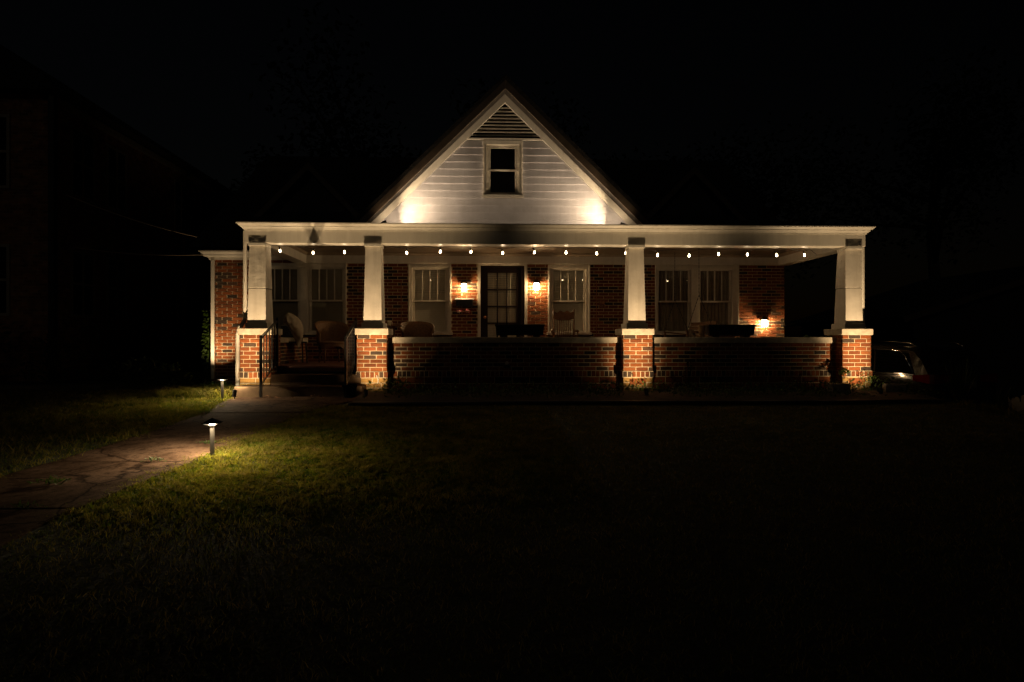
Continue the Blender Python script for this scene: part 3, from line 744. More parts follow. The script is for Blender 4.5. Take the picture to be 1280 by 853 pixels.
# mailbox
t_ = thing('mailbox', 'black wall mailbox with a lid under the left lantern', 'mailbox', (-.42, W - .012, 1.66))
g = MB(); g.prism([(-.18, -.01), (.18, -.01), (.18, .135), (-.18, .135)], -.11, 0); g.build('box', M['black'], t_, bevel=.01)
g = MB(); g.add([(-.205, -.135, .128), (.205, -.135, .128), (.205, -.01, .165), (-.205, -.01, .165), (-.205, -.135, .138), (.205, -.135, .138), (.205, -.01, .175), (-.205, -.01, .175)], [(0, 3, 2, 1), (4, 5, 6, 7), (0, 1, 5, 4), (1, 2, 6, 5), (2, 3, 7, 6), (3, 0, 4, 7)])
g.build('lid', M['grey'], t_)
for sx in (-.115, .095): MB().tube([(sx, -.06, .0), (sx, -.10, -.03), (sx, -.17, -.035), (sx, -.195, -.02), (sx, -.19, .005)], .005, 6).build('hook', M['black'], t_)
# two fabric flowers under it
for x, lab, a in ((-.535, 'small pink and cream cloth flower hung from the mailbox hooks, the left one', .2), (-.325, 'small cream and pink cloth flower hung from the mailbox hooks, the right one', -.6)):
    g = MB()
    for k in range(9):
        an = a + (k - 4) * .28 - math.pi / 2
        g.leaf((0, -.0, .06), (math.cos(an), -.1, math.sin(an)), (0, -1, .5), random.uniform(.065, .10), .04, k % 2 if abs(k - 4) < 4 else 1)
    tag(g.build('cloth_flower', [M['creamcloth'], M['pink']], loc=(x, W - .205, 1.515)), lab, 'flower', 'cloth flowers under the mailbox')
# copper strips and hanging ornament
for x, lab in ((-1.775, 'thin copper strip on the brick left of the window with the wicker chair'), (2.44, 'thin copper strip on the brick right of the rocking chair window')):
    tag(MB().tube([(0, 0, 0), (0, 0, 1.28), (0, .03, 1.31)], .008, 6).build('copper_pipe', M['copper'], loc=(x, W - .025, .90)), lab, 'pipe', 'copper strips on the porch wall')
g = MB()
for k in range(26):
    g.leaf((random.uniform(-.05, .05), -.03, random.uniform(-.06, .1)), (random.uniform(-1, 1), random.uniform(-.5, 0), random.uniform(-1.4, .2)), (0, -1, 0), random.uniform(.06, .12), .035)
g.tube([(0, -.02, .1), (0, -.01, .38)], .003, 4)
tag(g.build('hanging_ornament', M['dry'], loc=(2.56, W - .02, 1.72)), 'small brown dried wreath hanging on the dark brick beside the right strip', 'ornament')
# black planter boxes on the porch wall
def planter(x0, x1, label):
    w = x1 - x0; t_ = thing('planter_box', label, 'planter', ((x0 + x1) / 2, 11.97, .976), group='black planter boxes on the porch wall')
    h = w / 2; g = MB()
    g.frustum((-h + .012, h - .012, -.115, .115), (-h, h, -.125, .125), .032, .19)
    o = g.build('trough', M['black'], t_, bevel=.006)
    g = MB(); g.box(-h - .012, h + .012, -.137, -.118, .185, .222); g.box(-h - .012, h + .012, .118, .137, .185, .222); g.box(-h - .012, -h + .01, -.118, .118, .185, .222); g.box(h - .01, h + .012, -.118, .118, .185, .222)
    g.build('rim', M['black'], t_, bevel=.004)
    MB().box(-h + .01, h - .01, -.117, .117, .19, .2).build('soil', M['soil'], t_)
    for s in (-1, 1): MB().box(s * (h - .13) - .06, s * (h - .13) + .06, -.09, .09, 0, .033).build('foot', M['black'], t_)
planter(.205, 1.044, 'long black planter box on the wall in front of the door')
planter(3.96, 4.773, 'long black planter box on the wall left of the low lantern')
# tan pot beside it
t_ = thing('flower_pot', 'small tan clay pot on the wall beside the right planter box', 'pot', (3.86, 11.96, .976))
MB().lathe([(0, 0), (.045, 0), (.058, .17), (.064, .172), (.064, .212), (.055, .212), (.05, .18), (0, .178)], n=18).build('pot', M['terracotta'], t_, smooth=40)
# sprig on the wall cap
g = MB()
for k in range(9): g.leaf((random.uniform(-.06, .06), 0, 0), (random.uniform(-1, 1), random.uniform(-.4, .4), random.uniform(.1, .6)), (0, 0, 1), .06, .03)
tag(g.build('leaf_sprig', M['leafy'], loc=(5.75, 11.93, .977)), 'green leaf sprig lying on the wall near the right pier', 'leaf')
# barrel wicker chairs
def wicker_chair(x, y, rz, label, s=1.0, ph=.80):
    t_ = thing('wicker_chair', label, 'chair', (x, y, FZ), rz); t_.scale = (s, s, s)
    g = MB(); n = 30; rings = []
    rows = 9
    vs = []
    for j in range(rows + 1):
        q = j / rows
        for i in range(n + 1):
            a = R(-205 + 230 * i / n) + R(180)           # opens towards -y
            a = R(-25 + 230 * i / n)
            e = abs(i / n - .5) * 2
            top = ph - (ph - .60) * (e ** 2.6)
            r = .27 + .05 * q + .012 * math.sin(q * 6)
            vs.append((r * 1.02 * math.cos(a), r * .95 * math.sin(a), .36 + (top - .36) * q))
    fs = [(j * (n + 1) + i, j * (n + 1) + i + 1, (j + 1) * (n + 1) + i + 1, (j + 1) * (n + 1) + i) for j in range(rows) for i in range(n)]
    o = g.add(vs, fs).build('backrest', M['wicker'], t_, smooth=True)
    so = o.modifiers.new('thick', 'SOLIDIFY'); so.thickness = .022
    MB().tube(vs[-(n + 1):], .022, 8).build('rim', M['wicker'], t_, smooth=True)
    MB().lathe([(0, .37), (.27, .37), (.285, .385), (.28, .41), (.2, .425), (0, .43)], n=28).build('seat', M['wicker'], t_, smooth=40)
    g = MB(); n2 = 40; vs = []
    for i in range(n2 + 1):
        a = 2 * math.pi * i / n2; r = .272
        arch = .06 + .05 * math.cos(4 * (a + math.pi / 4)) * -1
        vs += [(r * math.cos(a), r * math.sin(a), .37), (r * math.cos(a), r * math.sin(a), .37 - .05 - max(0, .055 * math.cos(4 * (a - math.pi / 4))))]
    g.add(vs, [(2 * i, 2 * i + 1, 2 * i + 3, 2 * i + 2) for i in range(n2)]).build('apron', M['wicker'], t_, smooth=True)
    for k in range(4):
        a = R(45 + 90 * k); MB().tube([(.25 * math.cos(a), .25 * math.sin(a), .37), (.27 * math.cos(a), .27 * math.sin(a), .16), (.285 * math.cos(a), .285 * math.sin(a), .0)], [.022, .018, .016], 8).build('leg', M['wicker'], t_, smooth=True)
    return t_
wicker_chair(-3.03, 13.75, R(28), 'brown wicker barrel chair on the porch just behind the steps', ph=.82)
wicker_chair(-1.30, 13.35, R(12), 'brown wicker barrel chair behind the wall under the left of the door window', ph=.80)
# rocking chair
t_ = thing('rocking_chair', 'wooden rocking chair with carved top rail and spindles behind the wall', 'rocking chair', (1.62, 13.7, FZ), R(-4))
for s in (-1, 1):
    MB().tube([(s * .20, .20, .42), (s * .205, .24, .70), (s * .212, .32, 1.08)], [.019, .018, .014], 8).build('post', M['oak'], t_, smooth=True)
    pts = [(s * .23, -.42 + .84 * i / 10, .02 + .10 * (abs(i - 5) / 5) ** 2) for i in range(11)]
    MB().tube(pts, .02, 6).build('rocker', M['oak'], t_, smooth=True)
    for yy in (-.22, .20): MB().tube([(s * .21, yy, .42), (s * .23, yy * 1.1, .04)], [.02, .016], 8).build('leg', M['oak'], t_, smooth=True)
    MB().tube([(s * .25, -.26, .62), (s * .255, -.05, .635), (s * .21, .22, .625)], [.028, .024, .018], 8).build('arm', M['oak'], t_, smooth=True)
    MB().tube([(s * .24, -.2, .42), (s * .25, -.2, .62)], .014, 8).build('arm_post', M['oak'], t_, smooth=True)
MB().box(-.25, .25, -.25, .23, .40, .44).build('seat', M['oak'], t_, bevel=.015)
n = 24; up = [(-.205 + .41 * i / n, 1.02 + .018 * math.cos(i / n * 6 * math.pi) + .02 * math.sin(math.pi * i / n)) for i in range(n + 1)]; lo = [(-.205 + .41 * i / n, .875 - .02 * math.sin(i / n * math.pi) ** 2 + .008 * math.cos(i / n * 4 * math.pi)) for i in range(n + 1)]
g = MB(); g.prism(lo + up[::-1], .262, .285); g.build('crest_rail', M['oak'], t_)
for k in range(7):
    x = -.135 + .27 * k / 6; MB().tube([(x * .85, .20, .44), (x, .25, .66), (x * 1.02, .274, .88)], [.009, .011, .008], 6).build('spindle', M['oak'], t_, smooth=True)
# small table with a cup
t_ = thing('side_table', 'small dark round side table behind the pier right of the steps', 'table', (-1.70, 12.95, FZ))
MB().lathe([(0, .70), (.17, .70), (.175, .712), (.17, .722), (0, .722)], n=24).build('tabletop', M['swing'], t_, smooth=40)
MB().lathe([(.16, 0), (.15, .02), (.03, .05), (.022, .4), (.03, .70), (0, .70)], n=14).build('pedestal', M['swing'], t_, smooth=40)
t_ = thing('cup', 'small pale cup on the side table behind the second pier', 'cup', (-1.785, 12.93, FZ + .723))
MB().lathe([(0, 0), (.030, 0), (.036, .01), (.04, .085), (.036, .085), (.032, .012), (0, .012)], n=16).build('body', M['creamcloth'], t_, smooth=40)
MB().tube([(.036, 0, .07), (.06, 0, .065), (.062, 0, .03), (.036, 0, .02)], .005, 6).build('handle', M['creamcloth'], t_, smooth=True)
# covered dark seat
t_ = thing('porch_chair', 'dark metal porch chair half hidden under a grey cover', 'chair', (-3.72, 13.5, FZ), R(25))
for sx in (-1, 1):
    for sy in (-1, 1): MB().tube([(sx * .2, sy * .2, .40), (sx * .22, sy * .22, 0)], .014, 6).build('leg', M['black'], t_)
MB().box(-.22, .22, -.22, .22, .39, .42).build('seat', M['black'], t_, bevel=.01)
MB().box(-.21, .21, .19, .22, .42, .74).build('backrest', M['black'], t_, bevel=.01)
# cover: draped cloth sheet, thrown over the seat back
g = MB(); nu, nv = 34, 34; vs = []
sil = [(.0, .995), (.08, .97), (.165, .91), (.23, .84), (.272, .74), (.285, .64), (.27, .54), (.235, .44), (.20, .34)]
lef = [(.0, .995), (-.06, .93), (-.09, .85), (-.10, .80), (-.03, .76), (.04, .66), (.09, .55), (.13, .45), (.175, .345)]
for j in range(nv + 1):
    q = j / nv * 8; k = min(7, int(q)); fr = q - k
    rx, rzz = [sil[k][c] + (sil[k + 1][c] - sil[k][c]) * fr for c in (0, 1)]; lx, lz = [lef[k][c] + (lef[k + 1][c] - lef[k][c]) * fr for c in (0, 1)]
    for i in range(nu + 1):
        a = math.pi * i / nu; u = (1 - math.cos(a)) / 2
        x = lx + (rx - lx) * u; z = lz + (rzz - lz) * u
        dep = -.16 * math.sin(a) * (.35 + .65 * math.sin(math.pi * min(1, j / nv + .12)))
        nse = .05 * noise.noise((x * 7, z * 5, 2)) + .03 * noise.noise((x * 17, z * 13, 5)) + .007 * math.sin((x * 1.4 + z) * 34 + 5 * noise.noise((x * 4, z * 4, 9)))
        vs.append((x, dep + nse * (math.sin(a) + .2), z))
    for i in range(1, nu):
        pass
row = nu + 1
fs = [(j * row + i, j * row + i + 1, (j + 1) * row + i + 1, (j + 1) * row + i)[::-1] for j in range(nv) for i in range(nu)]
o = g.add(vs, fs).build('fabric_cover', M['cloth'], smooth=True, loc=(-3.70, 13.1, FZ - .03))
so = o.modifiers.new('thick', 'SOLIDIFY'); so.thickness = .012
tag(o, 'crumpled grey fabric cover thrown over a dark porch chair', 'cover')
# porch swing
t_ = thing('porch_swing', 'brown slatted wooden porch swing hung on chains before the right windows', 'swing', (4.08, 13.62, FZ + .36), R(3))
hl = .68
for k in range(6): x = -.22 + .085 * k; MB().box(x - .036, x + .036, -hl, hl, 0, .022).build('seat_slat', M['swing'], t_, bevel=.004)
for k in range(5):
    z = .08 + .085 * k; x = .235 + .06 * k / 2; MB().box(x - .011, x + .011, -hl, hl, z - .036, z + .036).build('back_slat', M['swing'], t_, bevel=.004)
for s in (-1, 1):
    MB().bar((-.25, s * hl * .98, .26), (.30, s * hl * .98, .20), .07, .025).build('arm', M['swing'], t_)
    MB().bar((-.22, s * hl * .98, .0), (-.22, s * hl * .98, .25), .03, .03).build('arm_post', M['swing'], t_)
    g = MB(); yc = s * hl * 1.03; ztop = 2.797 - FZ - .36
    def links(p, q):
        p, q = Vector(p), Vector(q); n = int((q - p).length / .034)
        for i in range(n):
            c = p.lerp(q, (i + .5) / n); d = (q - p).normalized(); g.bar(c - d * .02, c + d * .02, .012 if i % 2 else .004, .004 if i % 2 else .012)
    links((-.24, yc, .25), (.0, yc, .95)); links((.32, yc, .22), (.0, yc, .95)); links((.0, yc, .95), (.0, yc, ztop))
    g.build('chain', M['black'], t_)
def pillow(name, mat_, loc, rot, w, h, d, label, cat):
    g = MB(); n = 14; vs = []
    for sd in (-1, 1):
        for j in range(n + 1):
            for i in range(n + 1):
                u, v = 2 * i / n - 1, 2 * j / n - 1; k = max(0, (1 - u ** 4)) ** .5 * max(0, (1 - v ** 4)) ** .5
                vs.append((u * w / 2 * (1 - .06 * (1 - v * v)), sd * d / 2 * k, v * h / 2 * (1 - .06 * (1 - u * u))))
    r_ = n + 1; o_ = r_ * r_
    for j in range(n):
        for i in range(n):
            f = (j * r_ + i, j * r_ + i + 1, (j + 1) * r_ + i + 1, (j + 1) * r_ + i)
            g.f.append(f); g.f.append(tuple(x + o_ for x in f[::-1])); g.m += [0, 0]; g.t += [.5, .5]
    g.v = vs
    o = g.build(name, mat_, smooth=True, loc=loc); o.rotation_euler = rot
    return tag(o, label, cat)
pillow('cushion', M['cushion'], (4.02, 13.05, FZ + .52), (R(-14), 0, R(62)), .36, .30, .13, 'patterned cushion propped at the near end of the porch swing', 'cushion')

# hose tap
t_ = thing('wall_spigot', 'small pale round fitting on the dark porch wall brick', 'fitting', (.40, 11.86, .525))
MB().lathe([(0, 0), (.03, 0), (.03, .012), (.014, .016), (.014, .05), (.026, .055), (.026, .075), (0, .08)], n=14).build('knob', M['white'], t_, smooth=40).rotation_euler = (R(90), 0, 0)
MB().box(-.06, .06, -.02, 0, -.085, -.03).build('plate', M['black'], t_, bevel=.004)
# gas meter
t_ = thing('gas_meter', 'grey gas meter with a bent pipe in the corner beside the porch', 'gas meter', (-4.88, 14.45, 0))
g = MB(); g.box(-.02, .26, -.11, .10, .18, .50); g.build('meter_body', M['grey'], t_, bevel=.035)
MB().lathe([(0, 0), (.075, 0), (.085, .012), (.085, .022), (.05, .03), (0, .03)], (0, 0, 0), 18).build('dial', M['chrome'], t_, smooth=40).matrix_local = Matrix.Translation((.12, -.112, .38)) @ Matrix.Rotation(R(90), 4, 'X')
MB().tube([(-.15, 0, 0), (-.15, 0, .58), (-.13, 0, .64), (-.07, 0, .665), (.0, 0, .665), (.05, 0, .63), (.06, 0, .5)], .022, 8).build('pipe', M['grey'], t_, smooth=40)
MB().lathe([(0, 0), (.02, .0), (.055, .03), (.06, .05), (.055, .06), (.02, .085), (0, .09)], (-.15, 0, .42), 14).build('regulator', M['grey'], t_, smooth=40)
# dark bucket planter by the steps
t_ = thing('plant_pot', 'dark squat plant pot at the foot of the pier right of the steps', 'pot', (-2.15, 11.03, 0))
MB().lathe([(0, 0), (.085, 0), (.115, .17), (.125, .172), (.125, .205), (.11, .205), (.105, .16), (0, .15)], n=20).build('pot', M['potdark'], t_, smooth=40)
MB().lathe([(0, .152), (.10, .158), (0, .165)], n=12).build('soil', M['soil'], t_)
# loop of white cord on the pier base
tag(MB().tube([(0, 0, .0), (.012, -.005, .05), (.006, -.005, .11), (-.012, -.005, .14), (-.02, 0, .10)], .006, 6).build('white_cord', M['white'], smooth=True, loc=(-1.79, 11.56, .19)), 'short loop of white cord on the base of the pier right of the steps', 'cord')
# concrete blocks by the right pier
def block(x, y, z, rz, label):
    g = MB(); L, D, H = .155, .085, .17
    g.box(-L, L, -D, -D + .03, 0, H); g.box(-L, L, D - .03, D, 0, H)
    for a in (-L, -.018, L - .036): g.box(a + .001, a + .035, -D + .03, D - .03, .0005, H - .0005)
    o = g.build('concrete_block', M['block'], bevel=.006, loc=(x, y, z)); o.rotation_euler = (0, 0, rz)
    tag(o, label, 'concrete block', 'concrete blocks by the right pier')
block(5.86, 11.05, .03, R(4), 'grey concrete block in the bed left of the right pier')
block(6.86, 11.15, .02, R(-14), 'grey concrete block at the right foot of the pier nearest the car')

# ------------------------------------------------------------------ plants
def leafy(name, mat_, loc, n, rx, ry, h, L, w, label=None, cat=None, group=None, kind=None, up=.6):
    g = MB()
    for k in range(n):
        x, y = random.gauss(0, rx * .5), random.gauss(0, ry * .5); z = h * random.random() ** .8 * max(.15, 1 - (x / rx) ** 2 * .4)
        d = (x * .8 + random.uniform(-.6, .6), y * .8 + random.uniform(-.9, .4), random.uniform(-.2, 1) * up)
        g.leaf((x, y, z), d, (random.uniform(-.4, .4), -.5, 1), L * random.uniform(.6, 1.3), w * random.uniform(.6, 1.3))
    for k in range(max(3, n // 25)):
        x, y = random.gauss(0, rx * .3), random.gauss(0, ry * .3); g.tube([(x * .5, y * .5, -.02), (x, y, h * .5), (x * 1.3, y * 1.3, h * .85)], .004, 4)
    return tag(g.build(name, mat_, loc=loc), label, cat, group, kind)
# low weeds filling the bed: nobody could count them
g = MB()
for k in range(5200):
    x = random.uniform(-1.95, 7.1); y = random.triangular(10.25, 11.8, 11.2); z = .05 + random.random() ** 2 * .17
    z += ground_h(0, y)
    if any((x - lx) ** 2 + (y - 10.86) ** 2 < .16 for lx in (-1.86, 2.6, 6.45)): continue
    if random.random() < .35: z += .12 * max(0, noise.noise((x * 1.3, y, 4)))
    g.leaf((x, y, z), (random.uniform(-1, 1), random.uniform(-1, .5), random.uniform(-.1, 1)), (random.uniform(-.4, .4), -.4, 1), random.uniform(.035, .085), random.uniform(.02, .04), random.randrange(2))
tag(g.build('bed_weeds', [M['leafy'], M['leaf2']]), kind='stuff')
leafy('leafy_plant', M['leafy'], (-1.45, 11.15, .02), 90, .22, .16, .28, .09, .045, 'low leafy plant at the right foot of the pier beside the steps', 'plant')
leafy('vine_plant', M['leafy'], (6.60, 11.46, .05), 42, .16, .08, .36, .05, .03, 'small ivy climbing the lit base of the pier nearest the car', 'plant')
leafy('vine_plant', M['leafy'], (6.20, 11.52, .30), 34, .07, .04, .14, .06, .04, 'ivy sprig on the left edge of the right pier', 'plant')
leafy('vine_plant', M['leaf2'], (3.55, 11.76, .08), 60, .10, .05, .50, .06, .035, 'thin vine climbing the dark porch wall right of the third pier', 'plant')
leafy('garden_shrub', M['leafy'], (-6.2, 13.65, 0), 260, .42, .3, .42, .11, .05, 'low leafy shrub at the corner below the white downspout', 'shrub')
leafy('garden_shrub', M['leaf2'], (-6.7, 13.6, 0), 300, .6, .4, .55, .11, .05, 'dark shrub left of the house corner beside the lawn', 'shrub')
leafy('bed_foliage', M['leafy'], (-4.6, 11.9, 0), 140, .42, .25, .20, .08, .035, kind='stuff')
g = MB()
for k in range(150):
    z = random.uniform(.25, 1.55); g.leaf((random.uniform(-.09, .02), random.uniform(-.04, .02), z), (random.uniform(-1, .3), -.5, random.uniform(-.9, .3)), (-.4, -1, .3), random.uniform(.05, .09), random.uniform(.035, .06))
g.tube([(0, 0, 0), (-.02, 0, .5), (.0, 0, 1.0), (-.03, 0, 1.5)], .006, 5)
tag(g.build('ivy_vine', M['leafy'], loc=(-5.83, W - .02, 0)), 'thin ivy climbing the brick corner beside the white downspout', 'ivy')
# spiky plants by the driveway
def spiky(x, y, label):
    g = MB()
    for k in range(46):
        a = random.uniform(0, 6.28); tl = random.uniform(.08, .55); L = random.uniform(.45, .85); d = Vector((math.cos(a) * tl, math.sin(a) * tl, 1)).normalized(); s = Vector((-math.sin(a), math.cos(a), 0)) * .014
        p0 = Vector((math.cos(a), math.sin(a), 0)) * .05; p1 = p0 + d * L * .55; p2 = p1 + (d + Vector((math.cos(a), math.sin(a), -.25)) * .35 * tl).normalized() * L * .45
        g.add([p0 - s, p0 + s, p1 + s * .8, p1 - s * .8, p2], [(0, 1, 2, 3), (3, 2, 4)])
    tag(g.build('spiky_plant', M['leaf2'], loc=(x, y, ground_h(x, y))), label, 'plant', 'spiky plants by the driveway')
spiky(7.55, 10.55, 'tall spiky leaved plant at the lawn edge before the dark rear of the car')
spiky(7.95, 10.4, 'spiky leaved plant right of the other one, beside the driveway')
# dry leaves by the steps
for k in range(10):
    x, y = random.uniform(-3.7, -2.5), random.uniform(10.75, 11.1); g = MB()
    s_ = random.uniform(.03, .055); n = 7
    g.add([(0, 0, .012)] + [(s_ * math.cos(6.283 * i / n) * random.uniform(.6, 1.2), s_ * math.sin(6.283 * i / n) * random.uniform(.6, 1.1), random.uniform(0, .03)) for i in range(n)], [(0, i + 1, (i + 1) % n + 1) for i in range(n)])
    tag(g.build('dry_leaf', M['dry'], loc=(x, y, ground_h(x, y) + .018)), 'curled brown dry leaf on the path at the foot of the steps', 'leaf', 'dry leaves at the foot of the steps')
leafy('weed_tuft', M['leafy'], (-3.42, 5.55, ground_h(-3.42, 5.55) + .01), 70, .13, .07, .05, .05, .012, 'tuft of weed growing out of the concrete path', 'weed')

for jx, jy in ((-3.0, 6.37), (-3.2, 4.89), (-2.85, 7.2), (-3.75, 9.35)):
    leafy('weed_tuft', M['leafy'], (jx, jy, ground_h(jx, jy) + .01), 60, .10, .03, .03, .03, .009, {6.37: 'small weed in the path joint just before the nearest path lamp', 4.89: 'small weed in the path joint at the lower left of the picture', 7.2: 'small weed on the path edge just behind the nearest path lamp', 9.35: 'small weed in the path joint close to the steps, on the lawn side'}[jy], 'weed')
# ------------------------------------------------------------------ lawn grass (one mesh)
def blades(n_try, x0, x1, y0, y1, hmin, hmax, wid, keep):
    x = rng.uniform(x0, x1, n_try); y = rng.uniform(y0, y1, n_try)
    l = np.interp(y, [p[0] for p in PL], [p[1] for p in PL]); r_ = np.interp(y, [p[0] for p in PR], [p[1] for p in PR])
    jl, jr = rng.normal(.02, .05, n_try), rng.normal(-.03, .065, n_try)
    wob = .09 * np.sin(y * 3.1) + .07 * np.sin(y * 7.3 + 1) + .06 * np.sin(y * 17) + .03 * np.sin(y * 41) - .06
    onpath = (x > l + jl - .45 * wob) & (x < r_ + jr + wob)
    bed = (x > -1.98) & (y > 10.12)
    bedl = (x <= -1.98) & (y > 12.9); step = (x > -4.1) & (y > 11.1)
    ok = ~(onpath | bed | bedl | step) & keep(x, y)
    x, y = x[ok], y[ok]; n = len(x)
    hx = np.interp(x, [7.3, 7.65, 8.0, 8.35, 8.7], [0, .16, .5, .84, 1]); hb = -.045 * np.maximum(0, 11 - np.maximum(y, -6))
    z = hb * (1 - hx) + np.minimum(-.9, hb) * hx - .01
    def cell(c, sd):      # random value per clump of size c, with wobbly borders
        gx = np.floor((x + .4 * c * np.sin(y / c * 2.1)) / c).astype(np.int64); gy = np.floor((y + .4 * c * np.sin(x / c * 1.7)) / c).astype(np.int64)
        return ((np.sin(gx * 127.1 + gy * 311.7 + sd) * 43758.5453) % 1.0)
    c1, c2, c3 = cell(.045, 1.0), cell(.11, 5.0), cell(.34, 9.0)
    cl = np.clip(.55 * c1 + .3 * c2 + .15 * c3, 0, 1)
    h = rng.uniform(hmin, hmax, n) * (.45 + 1.1 * c1 + .2 * c3); a = rng.uniform(0, 2 * np.pi, n); b_ = rng.uniform(.2, 1.7, n) * h
    w = wid * rng.uniform(.7, 1.3, n) / 2; a2 = rng.uniform(0, 2 * np.pi, n)
    sx, sy = np.cos(a2) * w, np.sin(a2) * w; dx, dy = np.cos(a) * b_, np.sin(a) * b_
    V = np.empty((n, 5, 3), np.float32)
    V[:, 0] = np.stack([x - sx, y - sy, z], 1); V[:, 1] = np.stack([x + sx, y + sy, z], 1)
    V[:, 2] = np.stack([x + sx * .8 + dx * .4, y + sy * .8 + dy * .4, z + h * .62], 1); V[:, 3] = np.stack([x - sx * .8 + dx * .4, y - sy * .8 + dy * .4, z + h * .62], 1)
    V[:, 4] = np.stack([x + dx, y + dy, z + h], 1)
    tone = np.clip(.22 * rng.random(n) + .48 * c1 + .24 * c2 + .16 * c3 - .06, 0, 1)
    tone = np.where(rng.random(n) < .07, rng.uniform(.85, 1, n), tone)
    return V, tone
parts_ = []
d1 = lambda x, y: np.hypot(x + 2.6, y - 6.65); d2 = lambda x, y: np.hypot(x + 4.1, y - 10.9)
parts_.append(blades(330000, -2.9, .9, 4.2, 10.1, .012, .032, .0062, lambda x, y: rng.random(len(x)) < np.clip(1.15 - .26 * d1(x, y), .12, 1) * np.clip((y - 4.2) / 1.6, 0, 1)))
parts_.append(blades(130000, -8, -3.7, 7.5, 12.9, .014, .036, .0068, lambda x, y: rng.random(len(x)) < np.clip(1.1 - .22 * d2(x, y), .15, 1)))
parts_.append(blades(330000, -9, 9, 1.6, 10.2, .010, .026, .0048, lambda x, y: rng.random(len(x)) < .9))
parts_.append(blades(26000, -14, -3.6, 3.5, 13, .025, .06, .011, lambda x, y: x < -3.6))
parts_.append(blades(9000, -5.2, -4.0, 11.0, 12.9, .06, .13, .009, lambda x, y: x < -4.05))
parts_.append(blades(8000, 6.8, 9.2, 6, 14, .04, .12, .010, lambda x, y: x > 6.9))
V = np.concatenate([p[0] for p in parts_]); T = np.concatenate([p[1] for p in parts_]); n = len(V)
me = bpy.data.meshes.new('lawn_grass')
me.vertices.add(n * 5); me.vertices.foreach_set('co', V.reshape(-1))
i0 = (np.arange(n) * 5)[:, None]
loops = (i0 + np.array([[0, 1, 2, 3, 3, 2, 4]])).reshape(-1).astype(np.int32)
me.loops.add(n * 7); me.loops.foreach_set('vertex_index', loops)
me.polygons.add(n * 2)
me.polygons.foreach_set('loop_start', (np.arange(n)[:, None] * 7 + np.array([[0, 4]])).reshape(-1).astype(np.int32))
at = me.attributes.new('tone', 'FLOAT', 'FACE'); at.data.foreach_set('value', np.repeat(T, 2).astype(np.float32))
me.materials.append(M['grass']); me.update(calc_edges=True)
o = bpy.data.objects.new('lawn_grass', me); col.objects.link(o); tag(o, kind='stuff')

